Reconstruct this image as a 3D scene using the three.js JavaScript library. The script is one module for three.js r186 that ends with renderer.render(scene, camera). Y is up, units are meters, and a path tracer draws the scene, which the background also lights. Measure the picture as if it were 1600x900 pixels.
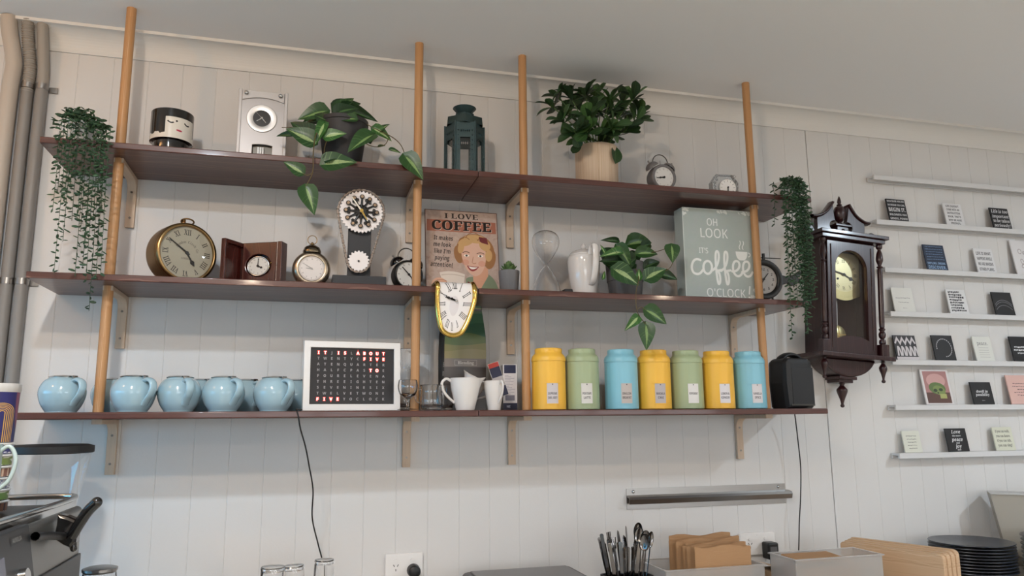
import * as THREE from 'three';
import { mergeGeometries, toCreasedNormals } from 'three/addons/utils/BufferGeometryUtils.js';
import { RectAreaLightUniformsLib } from 'three/addons/lights/RectAreaLightUniformsLib.js';
import { RoundedBoxGeometry } from 'three/addons/geometries/RoundedBoxGeometry.js';

// ---------------------------------------------------------------- camera, daylight, exposure
const scene = new THREE.Scene();
const EYE = 1.5, DIST = 2.4639, FOCAL = 1185.8, YAW = 0.2684, PITCH = 0.1726, ROLL = -0.009;
const camera = new THREE.PerspectiveCamera(2 * Math.atan(450 / FOCAL) * 180 / Math.PI, 16 / 9, 0.05, 60);
const camW = new THREE.Vector3(Math.sin(YAW) * Math.cos(PITCH), Math.sin(PITCH), -Math.cos(YAW) * Math.cos(PITCH));
const camR0 = new THREE.Vector3(Math.cos(YAW), 0, Math.sin(YAW)), camU0 = camR0.clone().cross(camW);
const camR = camR0.clone().multiplyScalar(Math.cos(ROLL)).addScaledVector(camU0, Math.sin(ROLL));
const camU = camU0.clone().multiplyScalar(Math.cos(ROLL)).addScaledVector(camR0, -Math.sin(ROLL));
const camPos = new THREE.Vector3(0, EYE, DIST);
camera.position.copy(camPos);
camera.quaternion.setFromRotationMatrix(new THREE.Matrix4().makeBasis(camR, camU, camW.clone().negate()));
scene.add(camera);

scene.background = new THREE.Color().setRGB(0.92, 0.96, 1.0);       // overcast daylight outside the shop windows
scene.backgroundIntensity = 11.0;
// ceiling lamps: x, z, colour (linear), power
const COOL = [0.75, 0.88, 1.0], WARM = [1.0, 0.80, 0.60];
const LAMPS = [[-0.44, 1.72, COOL, 14], [3.29, 1.85, COOL, 20], [-0.44, 4.6, WARM, 20], [3.29, 4.6, WARM, 20], [-0.44, 2.2, [1.0, 0.78, 0.58], 6.2, 'dome'], [-1.55, 1.2, [1.0, 0.5, 0.18], 1.8, 'dome']];

const renderer = new THREE.WebGLRenderer({ antialias: true });
renderer.toneMapping = THREE.LinearToneMapping;
renderer.toneMappingExposure = 0.5;
renderer.shadowMap.enabled = true;

// ---------------------------------------------------------------- helpers
const V = (x, y, z) => new THREE.Vector3(x, y, z);
const { PI, sin, cos, abs, max, min, hypot } = Math;
let seed = 20240607;
const rnd = (a = 0, b = 1) => { seed = (seed * 1664525 + 1013904223) >>> 0; return a + (b - a) * seed / 4294967296; };
// a pixel of the 1600 x 900 photograph, on the plane parallel to the back wall at distance z from it
function at(px, py, z) {
  const d = camW.clone().addScaledVector(camR, (px - 800) / FOCAL).addScaledVector(camU, (450 - py) / FOCAL);
  return camPos.clone().addScaledVector(d, (z - DIST) / d.z);
}
const atX = (px, py, z) => at(px, py, z).x;

const M = {};
function mat(color, roughness = 0.6, metalness = 0, more = {}) {
  const phys = ['clearcoat', 'transmission', 'sheen', 'ior', 'thickness', 'specularIntensity'].some((k) => k in more);
  const m = new (phys ? THREE.MeshPhysicalMaterial : THREE.MeshStandardMaterial)({ color, roughness, metalness, ...more });
  return m;
}
const used = new Map();
const numbered = (n) => { const k = used.get(n) ?? 0; used.set(n, k + 1); return k ? n + '_' + String(k).padStart(3, '0') : n; };

function prep(g) {
  g = g.index ? g.toNonIndexed() : g;
  if (!g.attributes.normal) g.computeVertexNormals();
  if (!g.attributes.uv) g.setAttribute('uv', new THREE.BufferAttribute(new Float32Array(g.attributes.position.count * 2), 2));
  for (const k of Object.keys(g.attributes)) if (!['position', 'normal', 'uv'].includes(k)) g.deleteAttribute(k);
  g.groups = [];
  return g;
}
const join = (gs) => { gs = [].concat(gs); return gs.length === 1 ? gs[0] : mergeGeometries(gs.map(prep)); };
function mesh(name, gs, material, parent) {
  const o = new THREE.Mesh(join(gs), material);
  o.name = parent ? name : numbered(name);
  o.castShadow = o.receiveShadow = true;
  (parent ?? scene).add(o);
  return o;
}
function tag(o, label, category, group) { o.userData.label = label; o.userData.category = category; if (group) o.userData.group = group; return o; }
function thing(name, label, category, p = [0, 0, 0], turn = 0, group) {
  const o = new THREE.Group(); o.name = numbered(name); scene.add(o);
  o.position.set(...p); o.rotation.y = turn;
  return tag(o, label, category, group);
}
function struct(o) { o.userData.kind = 'structure'; return o; }
function copyOf(o, label) { const c = o.clone(); c.name = numbered(o.name.replace(/_\d{3}$/, '')); scene.add(c); c.userData = { ...o.userData }; if (label) c.userData.label = label; return c; }

const box = (w, h, d, x = 0, y = 0, z = 0, r = 0) => (r ? new RoundedBoxGeometry(w, h, d, 2, r) : new THREE.BoxGeometry(w, h, d)).translate(x, y, z);
const cyl = (r1, r2, h, x = 0, y = 0, z = 0, n = 32) => new THREE.CylinderGeometry(r1, r2, h, n).translate(x, y, z);   // r1 at the top
const disc = (r, d, x = 0, y = 0, z = 0, n = 40) => new THREE.CylinderGeometry(r, r, d, n).rotateX(PI / 2).translate(x, y, z);   // axis along z
const ball = (r, x = 0, y = 0, z = 0, sy = 1, n = 24) => new THREE.SphereGeometry(r, n, n * 0.66 | 0).scale(1, sy, 1).translate(x, y, z);
const torus = (R, r, x = 0, y = 0, z = 0, arc = 2 * PI, a = 10, b = 48) => new THREE.TorusGeometry(R, r, a, b, arc).translate(x, y, z);
const lathe = (pts, n = 48) => toCreasedNormals(new THREE.LatheGeometry(pts.map(([r, y]) => new THREE.Vector2(max(r, 1e-5), y)), n), 0.7);
const smoothLathe = (pts, n = 48, k = 40) => new THREE.LatheGeometry(new THREE.SplineCurve(pts.map(([r, y]) => new THREE.Vector2(max(r, 1e-5), y))).getPoints(k), n);
const tube = (pts, r, seg = 24, n = 8, closed = false) => new THREE.TubeGeometry(new THREE.CatmullRomCurve3(pts.map((p) => (p.isVector3 ? p : V(...p))), closed, 'centripetal'), seg, r, n, closed);
function bar(a, b, r1, r2 = r1, n = 8) {
  const A = a.isVector3 ? a : V(...a), B = b.isVector3 ? b : V(...b), d = B.clone().sub(A);
  return new THREE.CylinderGeometry(r2, r1, d.length(), n).applyQuaternion(new THREE.Quaternion().setFromUnitVectors(V(0, 1, 0), d.clone().normalize())).translate((A.x + B.x) / 2, (A.y + B.y) / 2, (A.z + B.z) / 2);
}
function shapeOf(pts) { const s = new THREE.Shape(); pts.forEach(([x, y], i) => (i ? s.lineTo(x, y) : s.moveTo(x, y))); s.closePath(); return s; }
const slab = (shape, d, bevel = 0, z = 0, seg = 12) => new THREE.ExtrudeGeometry(shape, { depth: d - 2 * bevel, bevelEnabled: bevel > 0, bevelThickness: bevel, bevelSize: bevel, bevelOffset: -bevel, bevelSegments: 2, curveSegments: seg }).translate(0, 0, z + bevel);
// a plane with print on it, slightly proud of what it is printed on
const sheet = (w, h, x = 0, y = 0, z = 0) => new THREE.PlaneGeometry(w, h).translate(x, y, z);

function canvas(w, h, draw, opts = {}) {
  const c = document.createElement('canvas'); c.width = w; c.height = h;
  draw(c.getContext('2d'), w, h);
  const t = new THREE.CanvasTexture(c);
  if (opts.linear !== true) t.colorSpace = THREE.SRGBColorSpace;
  t.magFilter = THREE.LinearFilter;
  if (opts.repeat) { t.wrapS = t.wrapT = THREE.RepeatWrapping; }
  t.anisotropy = 8;
  return t;
}
// uv in metres from position, for boxes: pick the two axes across the normal
function boxUV(g, s = 1, rot = false) {
  g = prep(g.clone()); const p = g.attributes.position, n = g.attributes.normal, u = g.attributes.uv;
  for (let i = 0; i < p.count; i++) {
    const ax = abs(n.getX(i)), ay = abs(n.getY(i)), az = abs(n.getZ(i));
    let a = p.getX(i), b = p.getY(i);
    if (ax > ay && ax > az) a = p.getZ(i); else if (ay > az) b = p.getZ(i);
    u.setXY(i, (rot ? b : a) / s, (rot ? a : b) / s);
  }
  return g;
}
// ---------------------------------------------------------------- textures shared by several things
const woodTex = (base, dark, lines, seedN) => canvas(512, 512, (g, w, h) => {
  g.fillStyle = base; g.fillRect(0, 0, w, h);
  let s = seedN; const r = () => (s = (s * 16807) % 2147483647) / 2147483647;
  for (let i = 0; i < lines; i++) {
    g.globalAlpha = 0.05 + 0.16 * r(); g.strokeStyle = r() < 0.75 ? dark : '#fff3dc'; g.lineWidth = 0.6 + 3.4 * r();
    const x = r() * w, a = 5 * r(), f = 1 + 2 * r(), ph = 6 * r();
    for (const o of [-w, 0, w]) { g.beginPath(); for (let y = 0; y <= h; y += 8) g.lineTo(x + o + a * sin(ph + f * y / h * 2 * PI | 0) + a * sin(ph + Math.round(f) * y / h * 2 * PI), y); g.stroke(); }
  }
  g.globalAlpha = 1;
}, { repeat: true });
const grain = (n, lo, hi, sN) => { const d = new Uint8Array(n * n * 4); let s = sN; for (let i = 0; i < n * n; i++) { s = (s * 16807) % 2147483647; const v = lo + (hi - lo) * s / 2147483647; d[4 * i] = d[4 * i + 1] = d[4 * i + 2] = v; d[4 * i + 3] = 255; } const t = new THREE.DataTexture(d, n, n); t.magFilter = THREE.LinearFilter; t.wrapS = t.wrapT = THREE.RepeatWrapping; t.needsUpdate = true; return t; };
const paintBump = grain(128, 90, 165, 77);

M.wall = mat(new THREE.Color().setRGB(0.67, 0.66, 0.65), 0.62, 0, { bumpMap: paintBump, bumpScale: 0.0004 });
M.ceiling = mat(new THREE.Color().setRGB(0.86, 0.85, 0.85), 0.9);
M.cornice = mat(new THREE.Color().setRGB(0.74, 0.73, 0.71), 0.7);
M.floor = mat('#c6bba9', 0.5);
M.plainWall = mat(new THREE.Color().setRGB(0.62, 0.61, 0.60), 0.85);
M.frame = mat('#3c3d40', 0.5, 0.4);
M.pane = mat('#ffffff', 0.02, 0, { transmission: 1, thickness: 0, ior: 1.45 });
const shelfWood = woodTex('#4f271f', '#29120e', 130, 11);
M.shelf = mat('#ffffff', 0.4, 0, { map: shelfWood, clearcoat: 0.4, clearcoatRoughness: 0.07 });
M.pole = mat('#ffffff', 0.5, 0, { map: woodTex('#b98a5c', '#85562f', 70, 5) });
M.bracket = mat('#ffffff', 0.55, 0, { map: woodTex('#c9b39d', '#9a7f66', 50, 9) });
M.screw = mat('#8b8680', 0.35, 0.9);
M.black = mat('#0f0f10', 0.42);
M.blackGloss = mat('#0d0d0f', 0.15, 0, { clearcoat: 0.6, clearcoatRoughness: 0.1 });
M.white = mat('#e6e4e2', 0.4);
M.chrome = mat('#c9c8c6', 0.16, 1);
M.steel = mat('#9c9a98', 0.32, 1);
M.darkSteel = mat('#55534f', 0.35, 0.9);
M.brass = mat('#9c8058', 0.28, 1);
M.gold = mat('#d8b663', 0.18, 1);
M.glassSolid = mat('#ffffff', 0.01, 0, { transmission: 1, thickness: 0.002, ior: 1.45 });
M.glass = mat('#ffffff', 0.02, 0, { transmission: 1, thickness: 0, ior: 1.48 });

// ---------------------------------------------------------------- the room
const HALL = { x0: -2.3, x1: 5.3, z1: 6.0, top: 2.70 };
{
  const w = new THREE.Group(); w.name = 'wall_back'; scene.add(w); struct(w);
  mesh('backing', box(HALL.x1 - HALL.x0 + 0.4, 2.9, 0.15, (HALL.x0 + HALL.x1) / 2, 1.4, -0.091), M.plainWall, w);
  const pr = shapeOf([[0, 0.016], [0.1, 0.016], [0.1, 0.0013], [0.0985, 0], [0.0015, 0], [0, 0.0013]]);
  const g = boxUV(new THREE.ExtrudeGeometry(pr, { depth: 2.7, bevelEnabled: false }).rotateX(-PI / 2), 0.3);
  // profile depth points into the wall: x along the wall, z = -depth
  for (let k = -29; k < 47; k++) { const o = mesh('board', g, M.wall, w); o.position.set(0.5951 + 0.1 * k + (k > 12 ? 0.003 : 0), 0, 0); }
}
struct(mesh('floor', box(8.4, 0.15, 7.0, 1.5, -0.075, 3.0), M.floor));
struct(mesh('ground_outside', box(60, 0.1, 60, 1.5, -0.21, 3.0), mat('#77746f', 0.9)));
struct(mesh('ceiling', box(8.4, 0.15, 7.0, 1.5, HALL.top + 0.075, 3.0), M.ceiling));
struct(mesh('wall_right', box(0.2, 2.9, 7.0, HALL.x1 + 0.1, 1.35, 3.0), M.plainWall));
function openWall(name, w, h, holes, place) {
  const s = shapeOf([[0, 0], [w, 0], [w, h], [0, h]]);
  for (const [a, b, c, d] of holes) { const p = new THREE.Path(); p.moveTo(a, b); p.lineTo(a, d); p.lineTo(c, d); p.lineTo(c, b); p.closePath(); s.holes.push(p); }
  const o = mesh(name, new THREE.ExtrudeGeometry(s, { depth: 0.2, bevelEnabled: false }), M.plainWall); place(o); return struct(o);
}
const FRONT_HOLES = [[1.4, 0.6, 3.3, 2.2], [4.8, 0.4, 7.2, 2.3]], LEFT_HOLES = [[0.5, 0.1, 3.1, 2.0]];
openWall('wall_front', 8.0, 2.7, FRONT_HOLES, (o) => o.position.set(-2.5, 0, HALL.z1));
openWall('wall_left', 6.2, 2.7, LEFT_HOLES, (o) => { o.rotation.y = -PI / 2; o.position.set(HALL.x0, 0, -0.1); });
M.tinted = mat('#b0e6ff', 0.02, 0, { transmission: 1, thickness: 0, ior: 1.45 });
function windowIn(n, w, h, cols, place) {
  const o = new THREE.Group(); o.name = 'window_' + n; scene.add(o); struct(o); place(o);
  const f = [box(w, 0.05, 0.07, w / 2, 0.025), box(w, 0.05, 0.07, w / 2, h - 0.025)];
  for (let i = 0; i <= cols; i++) f.push(box(0.05, h, 0.07, min(max(i * w / cols, 0.025), w - 0.025), h / 2));
  mesh('window_frame', f, M.frame, o);
  for (let i = 0; i < cols; i++) mesh('pane', box(w / cols - 0.06, h - 0.1, 0.006, (i + 0.5) * w / cols, h / 2, 0), n === 3 ? M.tinted : M.pane, o);
}
FRONT_HOLES.forEach(([a, b, c, d], i) => windowIn(i + 1, c - a, d - b, 3, (o) => o.position.set(-2.5 + a, b, HALL.z1 + 0.1)));
LEFT_HOLES.forEach(([a, b, c, d]) => windowIn(3, c - a, d - b, 3, (o) => { o.rotation.y = -PI / 2; o.position.set(HALL.x0 - 0.1, b, -0.1 + a); }));
{ // plaster cove between wall and ceiling
  const c = [[0, 0], [0, -0.072], [0.006, -0.072]];
  for (let i = 0; i <= 10; i++) { const a = i / 10 * PI / 2; c.push([0.008 + 0.052 * (1 - cos(a)), -0.064 + 0.054 * sin(a)]); }
  c.push([0.066, -0.010], [0.066, 0]);
  const s = shapeOf(c.map(([z, y]) => [-z, y]));
  const o = mesh('trim_1', new THREE.ExtrudeGeometry(s, { depth: 7.6, bevelEnabled: false }).rotateY(PI / 2), M.cornice);
  o.position.set(HALL.x0, HALL.top, 0); struct(o);
}
// ---------------------------------------------------------------- ceiling lamps (all above and behind the frame)
RectAreaLightUniformsLib.init();
LAMPS.forEach(([x, z, c, power, kind]) => {
  const color = new THREE.Color().setRGB(...c);
  if (kind === 'dome') {
    const o = thing('dome_lamp', x > -1 ? 'round ceiling lamp with a warm glowing dome beside a downlight' : 'round ceiling lamp with an amber dome near the conduit pipes', 'lamp', [x, HALL.top, z]);
    mesh('base_plate', cyl(0.12, 0.125, 0.02, 0, -0.01, 0), M.white, o);
    mesh('dome', new THREE.SphereGeometry(0.1, 32, 16).scale(1, 0.5, 1).translate(0, -0.05, 0), mat('#fff4e4', 0.5, 0, { emissive: color, emissiveIntensity: 6 }), o);
    const l = new THREE.PointLight(color, power); l.position.set(0, -0.06, 0); l.castShadow = true; l.shadow.radius = 1.6; o.add(l);
    return;
  }
  const o = thing('downlight', 'flush round ceiling downlight with a white trim ring', 'lamp', [x, HALL.top, z], 0, 'ceiling downlights');
  mesh('trim_ring', lathe([[0.052, -0.002], [0.054, -0.008], [0.072, -0.006], [0.075, -0.0005], [0.05, -0.0005]]), M.white, o);
  mesh('diffuser', cyl(0.05, 0.05, 0.003, 0, -0.003, 0), mat('#fff4e4', 0.5, 0, { emissive: color, emissiveIntensity: 8 }), o);
  const l = new THREE.RectAreaLight(color, power / 0.0081, 0.09, 0.09); l.position.set(0, -0.010, 0); l.rotation.x = -PI / 2; o.add(l);
});

// ---------------------------------------------------------------- the shelving unit
const SX0 = -0.70, SX1 = 1.685, SZ = 0.28, ST = 0.018, JOINT = 0.497;
const LEVELS = [EYE + 0.757, EYE + 0.391, EYE + 0.030];     // upper faces of the three shelves
const [TOP, MID, BOT] = LEVELS.map((y) => y + 0.0008);
const POLE_X = [-0.525, 0.3225, 0.668, 1.513], POLE_Z = 0.19;
const unit = thing('shelving_unit', 'three-tier dark brown wall shelf with round pine poles and pale brackets', 'shelf', [0, 0, 0]);
for (const y of LEVELS) for (const [a, b] of [[SX0, JOINT - 0.0006], [JOINT + 0.0006, y === LEVELS[1] ? 1.64 : SX1]])
  mesh('shelf_board', boxUV(box(b - a, ST, SZ - 0.001, (a + b) / 2, y - ST / 2, SZ / 2 + 0.001, 0.003), 0.6, true), M.shelf, unit);
for (const x of POLE_X) for (const [a, b] of [[LEVELS[0], HALL.top], [LEVELS[1], LEVELS[0] - ST], [LEVELS[2], LEVELS[1] - ST]]) {
  const g = new THREE.CylinderGeometry(0.0135, 0.0135, b - a, 24);
  const u = g.attributes.uv; for (let i = 0; i < u.count; i++) u.setXY(i, u.getX(i) * 0.5 + x, u.getY(i) * 0.8 + a);
  mesh('pole', g, M.pole, unit).position.set(x, (a + b) / 2, POLE_Z);
}
{
  const L = 0.155, D = 0.20, t = 0.013, r = 0.035, s = new THREE.Shape();    // side view of a bent bracket: depth along x, height along y
  s.moveTo(0, -L); s.lineTo(t, -L); s.lineTo(t, -t - r); s.quadraticCurveTo(t, -t, t + r, -t); s.lineTo(D, -t); s.lineTo(D, 0); s.lineTo(0, 0); s.closePath();
  const g = boxUV(slab(s, 0.026, 0.0015, -0.013).rotateY(-PI / 2), 0.3);
  const screws = [0.045, 0.125].map((d) => disc(0.0035, 0.002, 0, -d, 0.0135, 12));
  for (const y of LEVELS) for (const x of POLE_X) {
    const o = mesh('bracket', g, M.bracket, unit); o.position.set(x + 0.001, y - ST, 0.0005);
    for (const k of screws) mesh('screw', k, M.screw, o);
  }
}
// ---------------------------------------------------------------- clock pieces
const ROMAN = ['XII', 'I', 'II', 'III', 'IIII', 'V', 'VI', 'VII', 'VIII', 'IX', 'X', 'XI'];
function dialTex({ bg = '#f1eee8', ink = '#1b1a19', kind = 'roman', rim = null, size = 512, ro = 0.80, fs = 0.15, ticks = 1, extra = null, upright = false }) {
  return canvas(size, size, (g, w) => {
    const R = w / 2; g.fillStyle = bg; g.fillRect(0, 0, w, w); g.translate(R, R);
    if (extra) extra(g, R, 'under');
    g.strokeStyle = ink; g.fillStyle = ink;
    if (rim) { g.lineWidth = R * 0.02; g.strokeStyle = rim; for (const q of [0.97, 0.9]) { g.beginPath(); g.arc(0, 0, R * q, 0, 7); g.stroke(); } g.strokeStyle = ink; }
    if (ticks) for (let i = 0; i < 60; i++) { const a = i * PI / 30; g.lineWidth = R * (i % 5 ? 0.008 : 0.02); g.beginPath(); g.moveTo(sin(a) * R * 0.9, -cos(a) * R * 0.9); g.lineTo(sin(a) * R * 0.96, -cos(a) * R * 0.96); g.stroke(); }
    g.textAlign = 'center'; g.textBaseline = 'middle';
    for (let i = 0; i < 12; i++) {
      g.save(); const a = i * PI / 6;
      if (kind === 'roman') { g.rotate(a); g.translate(0, -R * ro); g.scale(0.8, 1.25); g.font = `bold ${R * fs}px serif`; g.fillText(ROMAN[i], 0, 0); }
      else if (kind === 'arabic') { g.translate(sin(a) * R * ro, -cos(a) * R * ro); g.font = `bold ${R * fs}px sans-serif`; g.fillText(String(i || 12), 0, 0); }
      else if (kind === 'dots') { g.beginPath(); g.arc(sin(a) * R * ro, -cos(a) * R * ro, R * fs * 0.3, 0, 7); g.fill(); }
      else if (kind === 'bars') { g.rotate(a); g.fillRect(-R * 0.022, -R * ro - R * 0.09, R * 0.044, R * 0.18); }
      g.restore();
    }
    if (extra) extra(g, R, 'over');
  });
}
// hands lie in the xy plane at height z; angles clockwise from twelve, degrees
function hand(len, w, deg, z, spade = 0) {
  const s = spade ? shapeOf([[-w / 2, -len * 0.12], [w / 2, -len * 0.12], [w * 0.4, len * 0.55], [w * spade, len * 0.72], [0, len], [-w * spade, len * 0.72], [-w * 0.4, len * 0.55]])
    : shapeOf([[-w / 2, -len * 0.14], [w / 2, -len * 0.14], [w * 0.25, len], [-w * 0.25, len]]);
  return new THREE.ExtrudeGeometry(s, { depth: 0.0012, bevelEnabled: false }).rotateZ(-deg * PI / 180).translate(0, 0, z);
}
function hands(parent, x, y, z, H, Mn, lh, lm, w, m, spade = 0) {
  for (const [n, l, d, q, sp] of [['hour_hand', lh, H, 0, spade], ['minute_hand', lm, Mn, 0.0016, 0]]) { const o = mesh(n, hand(l, w, d, q, sp), m, parent); o.position.set(x, y, z); }
  mesh('hand_pin', disc(w * 0.9, 0.004, x, y, z + 0.002, 16), m, parent);
}
const face = (r) => new THREE.CircleGeometry(r, 56);
const glossy = (t, more = {}) => mat('#ffffff', 0.3, 0, { map: t, ...more });

// ---------------------------------------------------------------- leaves
// base at the origin, length 1 along +y, upper side +z; heart = broad at the base, paddle = broad near the tip
function leafGeo(kind, wide, fold = 0.18, curl = 0.22, nu = 9, nv = 4) {
  const pos = [], uv = [], idx = [];
  for (let i = 0; i <= nu; i++) for (let j = 0; j <= nv; j++) {
    const u = i / nu, v = j / nv * 2 - 1;
    let hw = kind === 'heart' ? Math.pow(sin(PI * Math.pow(u, 0.62)), 0.85) * (1 - 0.25 * u) : kind === 'paddle' ? Math.pow(max(0, sin(PI * Math.pow(u, 1.75))), 0.55) * 0.96 + 0.04 : Math.pow(sin(PI * u), 0.8);
    hw *= wide / 2;
    const back = kind === 'heart' ? -0.10 * abs(v) * (1 - u) * (1 - u) : 0;
    pos.push(v * hw, u + back, abs(v) * hw * fold * 2 - curl * u * u); uv.push(j / nv, u);
  }
  for (let i = 0; i < nu; i++) for (let j = 0; j < nv; j++) { const a = i * (nv + 1) + j, b = a + 1, c = a + nv + 1, d = c + 1; idx.push(a, b, d, a, d, c); }
  const g = new THREE.BufferGeometry(); g.setAttribute('position', new THREE.Float32BufferAttribute(pos, 3)); g.setAttribute('uv', new THREE.Float32BufferAttribute(uv, 2)); g.setIndex(idx); g.computeVertexNormals(); return g;
}
function aim(base, tip, nrm) {
  const d = tip.clone().sub(base), L = d.length(), y = d.normalize(), z = nrm.clone().addScaledVector(y, -nrm.dot(y)).normalize(), x = y.clone().cross(z);
  return new THREE.Matrix4().makeBasis(x.multiplyScalar(L), y.clone().multiplyScalar(L), z.multiplyScalar(L)).setPosition(base);
}
function placeLeaf(name, geo, m, parent, base, tip, nrm) {
  const o = mesh(name, geo, m, parent); aim(base.clone().sub(parent.position), tip.clone().sub(parent.position), nrm).decompose(o.position, o.quaternion, o.scale); return o;
}
const pothosTex = (edge, light, sN, amount) => canvas(128, 256, (g, w, h) => {
  g.fillStyle = edge; g.fillRect(0, 0, w, h); let s = sN; const r = () => (s = (s * 16807) % 2147483647) / 2147483647;
  g.fillStyle = light; g.globalAlpha = 0.9;
  g.beginPath(); g.moveTo(w * 0.5, h); g.bezierCurveTo(w * (0.5 - 0.42 * amount), h * 0.7, w * (0.5 - 0.3 * amount), h * 0.35, w * 0.5, 0); g.bezierCurveTo(w * (0.5 + 0.12 * amount), h * 0.4, w * (0.5 + 0.30 * amount), h * 0.75, w * 0.5, h); g.fill();
  for (let i = 0; i < 34; i++) { g.globalAlpha = 0.18 + 0.3 * r(); g.lineWidth = 1 + 3 * r(); g.strokeStyle = r() < 0.5 ? light : edge; const y = h * r(), d = r() < 0.5 ? -1 : 1; g.beginPath(); g.moveTo(w / 2, y); g.quadraticCurveTo(w / 2 + d * w * 0.25, y - h * 0.1, w / 2 + d * w * 0.5, y - h * 0.22); g.stroke(); }
  g.globalAlpha = 1; g.strokeStyle = light; g.lineWidth = 3; g.beginPath(); g.moveTo(w / 2, 0); g.lineTo(w / 2, h); g.stroke();
});
const LEAF_MORE = { side: THREE.DoubleSide };
M.pothos = [['#22451f', '#9db07c', 3, 0.5], ['#26491f', '#7d9a5c', 8, 0.35], ['#193619', '#4c713c', 15, 0.25], ['#33602a', '#a8bd84', 21, 0.6]].map((a) => mat('#ffffff', 0.38, 0, { map: pothosTex(...a), ...LEAF_MORE }));
M.stemBrown = mat('#5a4c2c', 0.7); M.stemGreen = mat('#55733a', 0.6);
const heartGeo = [leafGeo('heart', 0.72, 0.2, 0.18), leafGeo('heart', 0.6, 0.35, 0.3), leafGeo('heart', 0.42, 0.5, 0.25), leafGeo('heart', 0.86, 0.12, 0.12)];
// leaves and stems of a pothos: [base x, base y, tip x, tip y, base z, tip z, shape, tint, normal tilt] in picture pixels and metres from the wall
function pothos(o, leaves, stems) {
  for (const [bx, by, tx, ty, bz, tz, s, t, tilt = 0] of leaves) {
    const b = at(bx, by, bz), e = at(tx, ty, tz), n = camW.clone().negate().addScaledVector(camU, 0.35 + tilt).addScaledVector(camR, rnd(-0.3, 0.3));
    placeLeaf('leaf', heartGeo[s], M.pothos[t], o, b, e, n);
  }
  for (const [r, pts] of stems) mesh('stem', tube(pts.map(([x, y, z]) => at(x, y, z).sub(o.position)), r, 20, 6), M.stemBrown, o);
}
// ---------------------------------------------------------------- top shelf
{ // ceramic planter with a painted face
  const o = thing('face_planter', 'white ceramic planter painted with a sleeping face and black hair', 'planter', [-0.400, TOP, 0.15], 0.47);
  mesh('foot', lathe([[0, 0], [0.05, 0], [0.052, 0.006], [0.05, 0.05], [0, 0.05]]), M.blackGloss, o);
  const t = canvas(1024, 256, (g, w, h) => {
    g.fillStyle = '#12110f'; g.fillRect(0, 0, w, h); const d = (deg) => w / 2 + deg / 360 * w;
    g.fillStyle = '#ded8cd'; g.beginPath(); g.moveTo(d(-36), h * 0.28); g.lineTo(d(52), h * 0.28); g.lineTo(d(52), h); g.lineTo(d(-36), h); g.fill();
    g.beginPath(); g.moveTo(0, h * 0.84); for (let x = 0; x <= w; x += 12) g.lineTo(x, h * (0.82 + 0.035 * sin(x * 0.07) + 0.02 * sin(x * 0.19))); g.lineTo(w, h); g.lineTo(0, h); g.fill();
    g.strokeStyle = '#22201e'; g.lineWidth = 11; for (const a of [-22, 24]) { g.beginPath(); g.moveTo(d(a - 8), h * 0.43); g.quadraticCurveTo(d(a), h * 0.53, d(a + 8), h * 0.47); g.stroke(); }
    g.fillStyle = '#2a2624'; g.beginPath(); g.arc(d(-6), h * 0.42, 8, 0, 7); g.fill();
    g.fillStyle = '#b03048'; g.beginPath(); g.ellipse(d(2), h * 0.73, 24, 8, 0.1, 0, 7); g.fill();
  });
  mesh('body', new THREE.CylinderGeometry(0.0585, 0.0585, 0.088, 64, 1, true).rotateY(PI).translate(0, 0.096, 0), glossy(t, { roughness: 0.18, clearcoat: 0.5 }), o);
  mesh('rim', lathe([[0.0585, 0.139], [0.0578, 0.1415], [0.055, 0.1415], [0.0545, 0.138], [0.0545, 0.06]]), M.blackGloss, o);
  mesh('underside', lathe([[0, 0.051], [0.056, 0.051], [0.0585, 0.053]]), M.blackGloss, o);
  mesh('soil', cyl(0.054, 0.054, 0.004, 0, 0.12, 0), M.black, o);
}
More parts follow.
